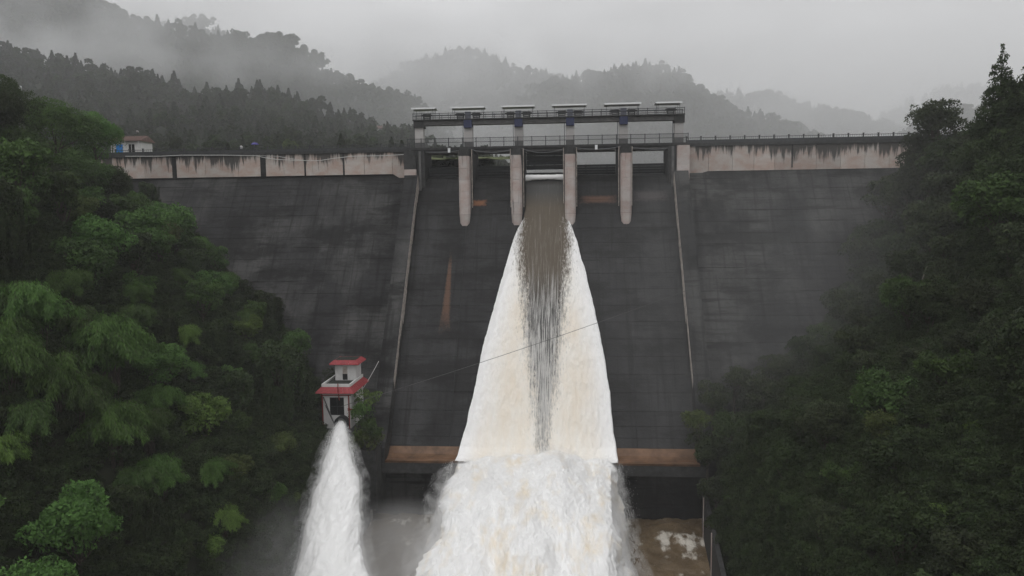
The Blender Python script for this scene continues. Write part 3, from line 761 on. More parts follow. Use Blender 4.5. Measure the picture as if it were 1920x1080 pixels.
def skirt(x0, x1, y0, y1, zt, dz, out, name):
    """sloping red tiled eave running round all four sides"""
    rt = empty(name); rt.parent = vh
    ins = [(x0, y0), (x1, y0), (x1, y1), (x0, y1)]; ou = [(x0-out, y0-out), (x1+out, y0-out), (x1+out, y1+out), (x0-out, y1+out)]
    for k in range(4):
        a, b = Vector((*ins[k], zt)), Vector((*ins[(k+1) % 4], zt)); c_, d_ = Vector((*ou[k], zt-dz)), Vector((*ou[(k+1) % 4], zt-dz))
        n = max(3, int((b-a).length/.36))
        mb = MB()
        for q in range(n):
            f0, f1 = q/n+.004, (q+1)/n-.004
            p0, p1, p2, p3 = a.lerp(b, f0), a.lerp(b, f1), c_.lerp(d_, f1), c_.lerp(d_, f0)
            up = Vector((0, 0, .035 if q % 2 else .055)); th = Vector((0, 0, -.09))
            mb.add([p0+up, p1+up, p2+up, p3+up, p0+th, p1+th, p2+th, p3+th], [(0,1,2,3),(7,6,5,4),(3,2,6,7),(0,3,7,4),(1,5,6,2),(0,4,5,1)])
        o = B(mb, 'tile_course', M['red'], rt); o['kind'] = 'stuff'
        mb = MB().tube([ins[k]+(zt+.03,), ou[k]+(zt-dz+.03,)], .07, 6); B(mb, 'hip', M['red'], rt)
    e = MB()
    for k in range(4): e.tube([ou[k]+(zt-dz-.06,), ou[(k+1) % 4]+(zt-dz-.06,)], .07, 4)
    B(e, 'eave_board', M['red'], rt)
skirt(-2.15, 2.15, 0, 7, 6.35, .75, .75, 'lower_eave')
B(MB().box(-2.2, 2.2, -.05, .15, 6.36, 6.8).box(-2.2, 2.2, 6.9, 7.1, 6.36, 6.8).box(-2.2, -2.0, .15, 6.9, 6.36, 6.8).box(2.0, 2.2, .15, 6.9, 6.36, 6.8), 'parapet', M['white'])
B(MB().box(-2.0, 2.0, .15, 6.9, 6.2, 6.5), 'terrace', M['flatroof'])
B(hollow(MB(), -1.3, 1.97, 3.9, 6.85, 6.5, 9.15, (-.15, .65, 6.55, 8.7), .2), 'upper_wall', M['white'])
B(MB().box(-.15, .65, 3.96, 4.02, 6.55, 7.5), 'door', M['steel'])
B(MB().box(-.15, .65, 3.98, 4.04, 7.5, 8.7), 'pane', M['facing'])
skirt(-1.35, 2.0, 3.85, 6.9, 9.65, .5, .6, 'upper_eave')
B(MB().box(-1.35, 2.0, 3.85, 6.9, 9.15, 9.66), 'roof', M['flatroof'])
B(MB().tube([(-2.05, -.35, -2), (-2.05, -.35, 5.1)], .10, 8), 'red_pipe', M['redpipe'])
B(MB().tube([(1.95, -.2, -2.0), (1.95, -.2, 5.1)], .10, 8), 'red_pipe', M['redpipe'])
B(MB().tube([(-2.3, -.35, 5.15), (2.3, -.25, 5.15)], .09, 8), 'red_pipe', M['redpipe'])
B(MB().tube([(.55, -.3, 4.4), (.55, -.75, 6.0), (.55, -.7, 7.0)], .08, 8), 'red_pipe', M['redpipe'])
B(MB().tube([(-1.9, -.3, 4.9), (.0, -1.2, 0.9)], .09, 6), 'strut', M['dull'])
B(MB().tube([(-1.6, -.3, 3.6), (-.4, -.9, 1.4)], .06, 6), 'strut', M['steel'])
B(MB().box(1.85, 2.5, -.35, -.1, 2.9, 3.05).box(1.8, 2.1, -.4, -.2, 2.8, 3.2), 'lamp_bracket', M['redpipe'])
B(MB().tube([(1.7, -.5, 3.1), (1.7, -.35, 3.1)], .13, 10), 'lamp', M['white'])
# outlet ring
mb = MB(); k = 28; 
for i in range(k):
    a0, a1 = 2*pi*i/k, 2*pi*(i+1)/k
    for (r0, r1, y0, y1) in ((.82, 1.08, -.9, -.9),):
        pass
    vtx = []
    for a in (a0, a1):
        vtx += [(.9+.80*cos(a), -1.0, 1.0+.80*sin(a)), (.9+1.06*cos(a), -1.0, 1.0+1.06*sin(a)), (.9+1.06*cos(a), .0, 1.0+1.06*sin(a)), (.9+.80*cos(a), .0, 1.0+.80*sin(a))]
    mb.add(vtx, [(0,1,5,4),(1,2,6,5),(0,4,7,3)])
B(mb, 'outlet_pipe', M['steel'])
B(MB().box(-2.6, 3.2, -.6, 7.6, -12, -.02), 'plinth', M['mid'])
B(MB().box(3.22, 6.2, -1.6, 4.0, -12, -2.9), 'ledge', M['mid'])

# ------------------------------------------------------------------ house on the left abutment and the far hut
def house(loc, wx, dy, h, label, name='house', rz=0, roofm='tile', door=True, cat='house'):
    o = empty(name, loc, rz); tag(o, label, cat)
    q = lambda mb, n, mt, p=o: mb.build(n, mt, p)
    q(MB().box(-wx/2, wx/2, 0, dy, -1, h), 'wall', M['white'])
    e = .45
    rf = q(MB().add([(-wx/2-e, -e-.3, h), (wx/2+e, -e-.3, h), (wx/2+e, dy/2, h+1.15), (-wx/2-e, dy/2, h+1.15), (wx/2+e, dy+e, h), (-wx/2-e, dy+e, h),
                     (-wx/2-e, -e-.3, h-.14), (wx/2+e, -e-.3, h-.14), (wx/2+e, dy+e, h-.14), (-wx/2-e, dy+e, h-.14)],
                    [(0,1,2,3), (3,2,4,5), (6,9,8,7), (0,6,7,1), (4,8,9,5), (1,7,8,4,2), (0,3,5,9,6)]), 'roof', M[roofm])
    n = int((wx+2*e)/.33); mb = MB()
    for i in range(n):
        x = -wx/2-e+.16+i*.33; mb.tube([(x, -e-.33, h+.03), (x, dy/2, h+1.18)], .065, 5)
    tl = q(mb, 'tile_ridge', M[roofm], rf); tl['kind'] = 'stuff'
    return o, q
o, q = house((-95.0, 156, 63.3), 6.3, 4.5, 3.35, 'small white house with brown roof and bright blue door at left end of crest')
q(MB().box(-2.4, -.9, -.06, .0, .2, 2.6), 'door', M['blue_door'])
q(MB().box(.45, 1.75, -.05, .0, .3, 2.6), 'window', M['dark'])
q(MB().box(1.05, 1.13, -.09, -.05, .3, 2.6), 'frame', M['white'])
for i in range(3): q(MB().box(-3.2+i*3.1, -3.08+i*3.1, -.65, -.53, 0, 3.2), 'porch_post', M['white'])
q(MB().tube([(1.5, 2, 4.5), (1.5, 2, 5.6)], .05, 6), 'mast', M['rail'])
q(MB().tube([(1.5, 1.9, 5.5), (1.5, 2.05, 5.65)], [.32, .1], 10), 'dish', M['canopy'])
pb = at(705, 259, 255)
o, q = house(pb, 3.9, 4, 3.2, 'small pale hut standing among trees on the near hillside left of the gantry', 'hut', cat='hut')
q(MB().box(-.5, .5, -.05, 0, 0, 2.2), 'door', M['dark'])

# ------------------------------------------------------------------ people on the crest
def person(loc, top, trouser, label, rz=0, umb=False, arm_up=False):
    me = bpy.data.meshes.new('person')
    vs_ = [(0,0,.95),(0,0,1.15),(0,0,1.42),(0,0,1.52),(0,-.01,1.66),(-.20,0,1.40),(-.26,.0,1.12),(-.24,-.08,.88),(.20,0,1.40),(.26,0,1.14),(.24,-.10,.92),
           (-.10,0,.88),(-.11,-.01,.48),(-.11,0,.07),(-.11,-.12,.03),(.10,0,.88),(.12,.02,.48),(.13,.02,.07),(.13,-.10,.03)]
    if arm_up: vs_[9] = (.30,-.10,1.16); vs_[10] = (.22,-.26,1.38)
    es = [(0,1),(1,2),(2,3),(3,4),(2,5),(5,6),(6,7),(2,8),(8,9),(9,10),(0,11),(11,12),(12,13),(13,14),(0,15),(15,16),(16,17),(17,18)]
    rad = [.15,.14,.15,.06,.11,.075,.05,.04,.075,.05,.04,.10,.07,.05,.045,.10,.07,.05,.045]
    me.from_pydata(vs_, es, []); o = bpy.data.objects.new('person', me); col.objects.link(o)
    md = o.modifiers.new('skin', 'SKIN')
    for i, r in enumerate(rad): me.skin_vertices[0].data[i].radius = (r, r*.8 if i < 4 else r)
    me.skin_vertices[0].data[0].use_root = True
    sb = o.modifiers.new('sub', 'SUBSURF'); sb.levels = 1; sb.render_levels = 1
    mt, t, p, out = newmat('clothes')
    tcn = N(t, 'ShaderNodeTexCoord'); s = N(t, 'ShaderNodeSeparateXYZ'); t.links.new(tcn.outputs['Object'], s.inputs[0])
    r = ramp(t, [(0, (.03,.03,.03)), (.06, trouser), (.52, top), (.885, (.32,.2,.14)), (.965, (.02,.018,.015))], 'CONSTANT')
    t.links.new(math2(t, 'DIVIDE', s.outputs[2], 1.75), r.inputs[0]); t.links.new(r.outputs[0], p.inputs['Base Color'])
    me.materials.append(mt)
    o.location = loc; o.rotation_euler = (0, 0, rz); tag(o, label, 'person')
    return o
person((-65.6, 147.0, 62.7), (.6,.6,.6), (.03,.03,.04), 'person in a white top standing on the crest left of the blue umbrella', .3)
person((-62.9, 147.2, 62.7), (.05,.05,.07), (.03,.03,.03), 'person in dark clothes under the blue umbrella on the left crest', .2, arm_up=True)
um = empty('umbrella', (-62.7, 146.9, 64.05)); tag(um, 'open blue-purple umbrella held above the left crest railing', 'umbrella')
mb = MB(); k = 8; ring = [(0, 0, .75)]; rings = [(.3,.70),(.6,.55),(.82,.32)]
V_ = [ring[0]] + [(r*cos(2*pi*i/k), r*sin(2*pi*i/k), z_) for r, z_ in rings for i in range(k)]
F_ = [(0, 1+i, 1+(i+1) % k) for i in range(k)] + [(1+a*k+i, 1+(a+1)*k+i, 1+(a+1)*k+(i+1) % k, 1+a*k+(i+1) % k) for a in range(2) for i in range(k)]
mb.add(V_, F_); mb.build('cover', plain('violet_umbrella_cloth', (.10,.09,.30), .6), um)
MB().tube([(0, 0, 0), (0, 0, .82)], .02, 6).build('shaft', M['rail'], um)
for (px, py, lb) in ((770, 283, 'small white marker board at the left end of the service bridge'), (842, 282, 'white box hung on the bridge railing in the leftmost bay'), (1118, 276, 'white box on the bridge railing right of the raised gate')):
    p = at(px, py, 143.0 if px > 780 else 145.1); o = empty('white_box', p); tag(o, lb, 'box')
    wv = .24 if px > 780 else .14
    MB().bev(-wv, wv, -.12, .1, -.42, .38, .04).build('box_body', M['canopy'], o)
    MB().bev(-wv-.03, wv+.03, -.15, .12, .385, .43, .04).build('lid', M['canopy'], o)
# little white marker posts on the far left hillside
for (px, py, lb) in ((38, 166, 'upper of the two small white markers on the far left hillside'), (38, 186, 'lower of the two small white markers on the far left hillside')):
    p = at(px, py, 200); o = empty('marker_post', p); tag(o, lb, 'marker'); MB().box(-.25, .25, -.25, .25, -.6, .7).build('panel', M['canopy'], o); MB().box(-.08, .08, -.08, .08, -6, -.62).build('pole', M['railpale'], o)
# hose along the left crest
pts = [(235,293),(300,293),(340,291),(420,291),(480,292),(498,296),(520,299),(560,301),(600,301),(625,297),(660,293),(720,292),(768,289),(784,288)]
hose = MB().tube([at(a, b, 145.0) for a, b in pts], .055, 6).build('hose', M['cable']); tag(hose, 'thin white hose draped along the top of the left crest wall', 'hose')
pts = [(480,291.5),(520,293),(555,299),(575,301)]
hose = MB().tube([at(a, b, 144.95) for a, b in pts], .035, 6).build('hose', M['cable']); tag(hose, 'short second white hose branching above the middle of the left crest wall', 'hose')
# cables and pipes
def sag(a, b, s, n=24): return [a.lerp(b, i/n)+Vector((0,0,-4*s*(i/n)*(1-i/n))) for i in range(n+1)]
c = MB().tube(sag(at(640, 762, 107.5), at(1560, 440, 112), .9), .035, 5).build('cable', M['blackcable']); tag(c, 'thin dark cable strung across the gorge in front of the waterfall', 'cable')
c = MB().tube(sag(Vector((-33.2, 112.5, 22)), Vector((-31.4, 118.5, 26.2)), .2), .05, 5).build('pipe', M['grey']); tag(c, 'short pale pipe rising from the bush beside the valve house', 'pipe')
pl = [at(718, 640, 127.0), at(712, 670, 124.6), at(713, 700, 122.4)]
c = MB().tube([at(773,365,142.4), at(762,430,138.6), at(748,500,134.6), at(735,570,131.0), at(722,640,127.5), at(713,700,123.8)], .05, 5).build('pipe', M['dull']); tag(c, 'long thin grey pipe running down beside the left training wall', 'pipe')
# road wall at the far left
rw = empty('road_wall', (-97, 118, 61)); tag(rw, 'concrete road edge with pale guard rail at the far left edge', 'road barrier')
a, b = Vector((-14, -14, 0)), Vector((6, 24, 1.2))
rw_d = (b-a).normalized(); nn = rw_d.cross(Vector((0,0,1)))
MB().obox((a+b)/2, (b-a)/2, Vector((0,0,.6)), nn*.2).build('kerb_wall', M['mid'], rw)
for zz in (1.0, 1.35): MB().tube([a+Vector((0,0,zz)), b+Vector((0,0,zz))], .06, 6).build('guard_rail', M['railpale'], rw)
for i in range(15): pz = a.lerp(b, i/14); MB().box(pz.x-.07, pz.x+.07, pz.y-.07, pz.y+.07, pz.z+.5, pz.z+1.4).build('post', M['railpale'], rw)

# ------------------------------------------------------------------ foliage
def leaf_quads(C, Dn, Nn, L, W):
    """rhombic leaf faces, folded along the middle: arrays of centres, long axes, normals, lengths, widths"""
    Dn = Dn/np.linalg.norm(Dn, axis=1, keepdims=True); S = np.cross(Dn, Nn); S /= np.linalg.norm(S, axis=1, keepdims=True)+1e-9
    Nn = np.cross(S, Dn); L = L[:, None]; W = W[:, None]
    a = C-Dn*L*.5; b = C+S*W*.5-Nn*W*.12; c = C+Dn*L*.5-Nn*L*.12; d = C-S*W*.5-Nn*W*.12
    V = np.stack([a, b, c, d], 1).reshape(-1, 3)
    n = len(C); i = np.arange(n)*4
    F = np.stack([i, i+1, i+2, i, i+2, i+3], 1).reshape(-1, 3)
    return V, F
def leaf_mesh(name, C, Dn, Nn, L, W, tint):
    V, F = leaf_quads(C, Dn, Nn, L, W); me = poly_mesh(name, V, F, M['leaf'])
    pt_attr(me, 'tint', np.repeat(np.clip(tint, 0, 1), 4)); return me
def rsph(n):
    v = rng.normal(size=(n, 3)); return v/np.linalg.norm(v, axis=1, keepdims=True)
def crown_lobes(lobes, dens, leaf, name, up_bias=.35, droop=.3):
    Cs, Ds, Ns, Ls, Ws, Ts = [], [], [], [], [], []
    for (cx, cy_, cz, r, fl) in lobes:
        n = int(dens*r*r); v = rsph(n); v[:, 2] = np.where((v[:, 2] < -.2) & (rng.random(n) < .65), -v[:, 2], v[:, 2])
        # lumpy shell: twig clusters
        k = max(7, int(r*r*6)); cl = rsph(k); dots = v@cl.T; near = dots.max(1); who = dots.argmax(1)
        rad = r*(.62+.62*np.clip((near-.70)*3.3, 0, 1)*(.35+.85*rng.random(k)[who]) + rng.normal(0, .07, n))
        C = v*rad[:, None]; C[:, 2] *= fl; C += (cx, cy_, cz)
        Nn = v*.6+rsph(n)*.6+np.array([0, 0, up_bias*1.6]); Dn = rsph(n)+v*.5+np.array([0, 0, -droop*1.5])
        Cs.append(C); Ds.append(Dn); Ns.append(Nn); L = leaf*(.6+.8*rng.random(n)); Ls.append(L); Ws.append(L*(.45+.2*rng.random(n)))
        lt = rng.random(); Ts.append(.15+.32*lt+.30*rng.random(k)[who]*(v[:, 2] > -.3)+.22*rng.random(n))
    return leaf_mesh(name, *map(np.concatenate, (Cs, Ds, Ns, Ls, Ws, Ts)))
def broad(seed, H=7., R=3.2, dens=290, leaf=.32):
    random.seed(seed); lobes = []
    nl = random.randint(9, 13)
    for i in range(nl):
        a = random.uniform(0, 2*pi); rr = R*sqrt(random.random())*.75; zz = H*(.50+.45*random.random()*(1-(rr/R)**2*.6))
        lobes.append((rr*cos(a), rr*sin(a), zz, random.uniform(.9, 1.65)*R/3.2, random.uniform(.65, .95)))
    lobes.append((0, 0, H*.6, R*.6, .9))
    return crown_lobes(lobes, dens, leaf, 'crown'), lobes
def trunk_mesh(H, lobes, seed, lean=0):
    random.seed(seed); mb = MB()
    top = Vector((lobes[-1][0], lobes[-1][1], H*.62)); mb.tube([(0, 0, -2), (.1, 0, H*.2), (top.x*.5+.1, top.y*.5, H*.42), top], [.24, .19, .14, .07], 7)
    for l in lobes[:-1]:
        s = Vector((.05, 0, H*random.uniform(.22, .42))); e = Vector(l[:3]); mid = s.lerp(e, .55)+Vector((0, 0, -.25)); mb.tube([s, mid, e], [.10, .06, .02], 5)
    return mb.mesh('trunk', M['bark'], True)
def conifer(seed, H=15., R=4.4):
    random.seed(seed); lobes = []; h = 1.0
    while h < H:
        f_ = (1-h/H)**.8; k = 4 if f_ > .35 else (2 if f_ > .12 else 1)
        for q in range(k):
            a = random.uniform(0, 2*pi); rr = R*f_*random.uniform(.35, .78)*(k > 1)
            lobes.append((rr*cos(a), rr*sin(a), h-rr*.25, max(.28, R*f_*random.uniform(.34, .52)), random.uniform(.75, 1.0)))
        h += max(.35, 1.25*f_)
    me = crown_lobes(lobes, 420, .24, 'crown', .2, .5)
    tk = MB().tube([(0, 0, -2), (0, 0, H*.5), (0, 0, H*.95)], [.28, .16, .03], 7).mesh('trunk', M['bark'], True)
    return me, tk
def bamboo(seed, H=7.5, reach=4.2, culms=34):
    random.seed(seed); Cs, Ds, Ns, Ls, Ts = [], [], [], [], []; mb = MB()
    for i in range(culms):
        a = random.uniform(0, 2*pi); Rr = reach*random.uniform(.45, 1.05); Hh = H*random.uniform(.75, 1.08); bx, by = random.uniform(-.7, .7), random.uniform(-.7, .7)
        def pos(t): return np.array([bx+Rr*cos(a)*t**2.2, by+Rr*sin(a)*t**2.2, Hh*(sin(min(t*1.75, 1.75)*.98)) - 3.4*max(0, t-.62)**1.3*2.2*Rr/reach])
        pts = [pos(t) for t in np.linspace(0, 1, 9)]; mb.tube(pts, [.05,.05,.05,.045,.04,.03,.025,.02,.012], 4)
        n = 760; t = .32+.68*rng.random(n)**.75; P = np.array([pos(x) for x in t]); ll = .35+1.5*np.sin(np.clip((t-.32)/.68, 0, 1)*pi*.8+.25)
        off = rsph(n)*np.array([1, 1, .55]); P2 = P+off*(ll*.52)[:, None]*rng.random(n)[:, None]; P2[:, 2] -= ll*.75*rng.random(n)
        Cs.append(P2); Ds.append(off*.6+np.array([cos(a)*.35, sin(a)*.35, -.9])+rsph(n)*.3); Ns.append(rsph(n)*.6+np.array([cos(a)*.5, sin(a)*.5, .75]))
        Ls.append(.26+.24*rng.random(n)); Ts.append(.30+.4*rng.random(n)+.25*rng.random())
    L = np.concatenate(Ls); me = leaf_mesh('crown', np.concatenate(Cs), np.concatenate(Ds), np.concatenate(Ns), L, L*.24, np.concatenate(Ts))
    return me, mb.mesh('trunk', M['bark'], True)
def draped(seed, R=2.6, H=7.):
    """tree smothered in creeper: a domed top with hanging curtains"""
    random.seed(seed); lobes = [(random.uniform(-R, R)*.5, random.uniform(-R, R)*.5, H*random.uniform(.6, .88), random.uniform(.9, 1.5), .8) for _ in range(7)]+[(0, 0, H*.62, R*.75, .9)]
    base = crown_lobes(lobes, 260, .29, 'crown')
    n_c = 46; Cs, Ds, Ns, Ls, Ts = [], [], [], [], []
    for i in range(n_c):
        a = random.uniform(0, 2*pi); r0 = R*random.uniform(.7, 1.15); z1 = H*random.uniform(.45, .85); ln = random.uniform(1.5, 5.); n = int(ln*80); q = rng.random(n)
        P = np.stack([r0*cos(a)+rng.normal(0, .16, n), r0*sin(a)+rng.normal(0, .16, n), z1-q*ln], 1); Cs.append(P); Ds.append(rsph(n)*.5+np.array([0, 0, -1])); Ns.append(rsph(n)*.5+np.array([cos(a), sin(a), .35]))
        Ls.append(.16+.18*rng.random(n)); Ts.append(.15+.3*rng.random(n)+.3*random.random())
    L = np.concatenate(Ls); m2 = leaf_mesh('crown2', np.concatenate(Cs), np.concatenate(Ds), np.concatenate(Ns), L, L*.6, np.concatenate(Ts))
    import bmesh
    bm = bmesh.new(); bm.from_mesh(base); bm.from_mesh(m2); me = bpy.data.meshes.new('crown'); bm.to_mesh(me); bm.free(); me.materials.append(M['leaf'])
    return me, trunk_mesh(H, lobes, seed)
def shrub(seed, R=1.5, dens=300, leaf=.22):
    random.seed(seed); lobes = [(random.uniform(-R, R)*.7, random.uniform(-R, R)*.7, R*random.uniform(.2, .75), R*random.uniform(.35, .6), .8) for _ in range(7)]
    me = crown_lobes(lobes, dens, leaf, 'crown'); return me, MB().tube([(0,0,-1.2),(0,0,.4),(.2,.1,1.1)], [.09,.07,.03], 5).mesh('trunk', M['bark'])

PB = []
for s_ in range(6):
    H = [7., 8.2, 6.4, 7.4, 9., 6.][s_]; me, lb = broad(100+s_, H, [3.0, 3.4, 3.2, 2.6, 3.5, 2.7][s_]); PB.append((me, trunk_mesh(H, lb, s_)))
meB, lbB = broad(140, 12., 6.2, 330, .27); PBIG = [(meB, trunk_mesh(12., lbB, 40))]
PC = [conifer(1), conifer(2, 13., 3.8)]
PA = [bamboo(11), bamboo(12, 6.8, 3.8, 30), bamboo(13, 8.2, 4.6, 38)]
PD = [draped(21), draped(22, 2.9, 8.2), draped(23, 2.3, 6.2)]
PS = [shrub(31), shrub(32), shrub(33)]
TREES = []
def plant(name, proto, loc, s, rz, colr, kindword, sz=None, tilt=0.):
    root = empty(name, loc, rz); root.scale = (s, s, sz or s); root.rotation_euler = (random.uniform(-tilt, tilt), random.uniform(-tilt, tilt), rz)
    c = bpy.data.objects.new('crown', proto[0]); col.objects.link(c); c.parent = root; c.color = (*colr, 1)
    t_ = bpy.data.objects.new('trunk', proto[1]); col.objects.link(t_); t_.parent = root
    TREES.append((root, name, kindword, colr, Vector(loc)+Vector((0, 0, s*4))))
    return root
# leaf colours of the kinds (before the per-leaf variation)
G_DARK, G_MID, G_OLIVE, G_LIME, G_BAM, G_GREY = (.026,.038,.017), (.038,.066,.018), (.056,.070,.022), (.074,.115,.018), (.048,.097,.018), (.036,.045,.030)
def tone(c):
    return {G_DARK: 'dark green', G_MID: 'mid green', G_OLIVE: 'olive green', G_LIME: 'yellow-green', G_BAM: 'bright green', G_GREY: 'grey-green'}[c]
def ok(p, margin=120):
    x, y = proj(p); return -margin < x < 1920+margin and -200 < y < 1080+220

placed = []
def free(x, y, r):
    for (a, b, c) in placed:
        if (a-x)**2+(b-y)**2 < ((r+c)*.5)**2: return False
    placed.append((x, y, r)); return True
random.seed(99)
def ground(px, py, sgn):   # where the line of sight through a point of the picture meets the slope (used to choose a place once)
    d = Fw + Rt*((px-960)/FPX) - Up*((py-540)/FPX)
    Y = 34.
    while Y < 150:
        p = CAM+d*(Y/d.y)
        if p.x*sgn > 0 and p.z < bank_z(p.x, p.y): return p
        Y += .5
    return None
# bamboo clumps, big and bright, low on the left slope
for (px, py, s, k, colr) in ((70,620,1.05,0,G_BAM),(110,740,1.1,1,G_BAM),(210,690,1.25,2,G_BAM),(215,830,.95,0,G_BAM),(300,760,.8,1,G_BAM),(20,720,.95,2,G_BAM),
                          (345,640,.62,2,G_LIME),(380,455,.75,0,G_BAM),(425,520,.7,1,G_BAM),(460,600,.6,2,G_BAM),(335,520,.6,0,G_BAM),(300,900,.8,1,G_BAM),(420,1010,.6,2,G_LIME),(0,870,.7,1,G_LIME),(320,445,.6,1,G_MID),
                          (495,470,.55,2,G_MID),(400,900,.6,0,G_BAM),(30,590,.8,0,G_MID),(150,620,.8,1,G_MID),(260,610,.7,2,G_MID),(160,780,.9,0,G_MID),(60,820,.8,1,G_MID),(280,830,.7,2,G_MID),(250,560,.6,0,G_BAM),(130,560,.7,2,G_BAM),(20,660,.9,1,G_BAM),(270,920,.6,2,G_MID),(360,700,.55,1,G_BAM),(390,770,.5,0,G_MID)):
    g_ = ground(px, py+45*s, -1)
    if g_ is None: continue
    placed.append((g_.x, g_.y, 3.0*s))
    plant('bamboo_clump', PA[k], (g_.x, g_.y, bank_z(g_.x, g_.y)-.6), s*.9, random.uniform(0, 6.28), colr, 'arching bamboo clump')
# big trees on the left abutment and the tall conifers top right
for (px, py, Y, s, nm, pr, colr, sz) in (
    (110,330,112,.95,'broadleaf_tree',PBIG[0],G_BAM,1.05),(182,318,118,.78,'broadleaf_tree',PBIG[0],G_BAM,.85),(150,390,110,.9,'broadleaf_tree',PBIG[0],G_MID,.8),(215,400,116,.62,'broadleaf_tree',PBIG[0],G_DARK,.7),(60,395,106,.9,'broadleaf_tree',PBIG[0],G_DARK,.85),(70,420,104,1.1,'creeper_draped_tree',PD[1],G_DARK,1.2),(215,420,116,.9,'creeper_draped_tree',PD[0],G_DARK,1.1),
    (160,440,108,1.0,'creeper_draped_tree',PD[2],G_MID,1.2),(15,285,100,.7,'broadleaf_tree',PBIG[0],G_DARK,.95),(-30,300,96,.9,'broadleaf_tree',PBIG[0],G_DARK,1.0),(100,500,98,1.15,'creeper_draped_tree',PD[1],G_DARK,1.3),(10,480,94,1.1,'creeper_draped_tree',PD[0],G_DARK,1.3),
    (215,520,112,.95,'creeper_draped_tree',PD[1],G_DARK,1.2),(1868,330,104,1.15,'conifer_tree',PC[0],G_DARK,1.2),(1925,330,100,1.1,'conifer_tree',PC[1],G_DARK,1.35),(1905,350,108,1.1,'conifer_tree',PC[0],G_DARK,.95),(1895,400,100,1.1,'conifer_tree',PC[1],G_DARK,1.0),(1935,420,94,1.2,'conifer_tree',PC[0],G_DARK,1.1),(1815,400,112,.9,'conifer_tree',PC[0],G_DARK,.8),(1860,420,104,1.3,'broadleaf_tree',PB[4],G_DARK,1.3),(1790,440,110,1.3,'broadleaf_tree',PB[1],G_GREY,1.2),(1842,360,112,1.,'conifer_tree',PC[1],G_DARK,.95),
    (1780,350,118,1.05,'broadleaf_tree',PB[3],G_GREY,1.15),(1740,370,122,.9,'broadleaf_tree',PB[0],G_GREY,1.1),(1820,400,108,1.1,'broadleaf_tree',PB[1],G_DARK,1.1),(1700,400,126,.85,'broadleaf_tree',PB[2],G_GREY,1.05),(1885,470,96,1.1,'broadleaf_tree',PB[4],G_DARK,1.1)):
    p = at(px, py, Y); placed.append((p.x, p.y, 2.4))
    kw = {'broadleaf_tree': 'broadleaf tree', 'conifer_tree': 'tall pointed conifer', 'creeper_draped_tree': 'creeper-draped tree'}[nm]
    plant(nm, pr, (p.x, p.y, p.z-1), s, random.uniform(0, 6.28), colr, kw, sz)
# particular bright bushes seen in the photograph
for (px, py, s, colr, sg) in ((1525,600,.6,G_LIME,1),(1330,800,.7,G_OLIVE,1),(1760,985,.8,G_LIME,1),(1640,760,1.0,G_OLIVE,1),(1830,800,.6,G_LIME,1),(1660,830,.9,G_OLIVE,1),(545,925,.7,G_LIME,-1),(395,1040,.7,G_LIME,-1),(440,970,.6,G_LIME,-1),(130,960,.55,G_BAM,-1),(20,960,.6,G_BAM,-1)):
    g_ = ground(px, py+15, sg)
    if g_ is None: continue
    placed.append((g_.x, g_.y, 2.2)); plant('broadleaf_tree', random.choice(PB), (g_.x, g_.y, bank_z(g_.x, g_.y)-1.5), s*.62, random.uniform(0, 6.28), colr, 'leafy young tree')
for (px, py, Y, s, cc) in ((1318,800,107,.85,G_OLIVE),(1345,750,110,.9,G_GREY),(1335,860,106,.85,G_DARK),(1380,800,106,1.0,G_MID),(1350,920,102,.85,G_GREY),(1400,880,102,1.0,G_DARK),(1385,720,112,.95,G_GREY),(1365,985,96,.8,G_DARK),(1440,760,108,1.0,G_GREY),(1430,960,96,.9,G_MID),(1390,1050,90,.8,G_DARK),(1700,330,132,.8,G_GREY),(1675,390,131,.85,G_GREY),(1650,440,129,.9,G_DARK),(1715,420,126,1.0,G_GREY),(1690,480,124,1.0,G_DARK),(1625,500,127,.85,G_GREY),(1640,560,122,.9,G_DARK),(1585,570,123,.8,G_GREY),(1740,350,126,.95,G_GREY),(1735,290,128,.9,G_DARK),(1765,260,122,1.0,G_GREY),(1790,300,118,1.1,G_DARK),(1760,500,116,1.1,G_DARK),(1700,570,116,1.0,G_GREY),(1550,640,119,.8,G_MID),(1500,690,116,.8,G_GREY),(1640,640,114,.95,G_GREY)):
    s *= 1.3 if py < 700 else 1.0; p = at(px-8, py, Y); placed.append((p.x, p.y, 3.0)); plant('broadleaf_tree', random.choice(PB), (p.x, p.y, p.z-4.2*s), s, random.uniform(0, 6.28), cc, 'broadleaf tree')
cands = []
for _ in range(5200):
    sg = random.choice((-1, 1)); Y = random.uniform(40, 147); u = random.uniform(1.5, 80 if sg < 0 else 62)
    x = (-31.6-u) if sg < 0 else (toe_r(Y)+u)
    z_ = bank_z(x, Y)
    if not ok((x, Y, z_+3)): continue
    # clear of the valve house, the dam face and the crest
    if -39.5 < x < -30 and 100 < Y < 122: continue
    qx, qy = proj((x, Y, z_+4))
    if 540 < qx < 730 and 600 < qy < 900 and Y < 118: continue     # keep the clearing in front of the valve house
    if Y > 143 and z_ < 62.: continue
    if Y > yface(z_+1)-2.5 and z_ < 58: continue
    cands.append((sg, x, Y, z_))
nT = 0
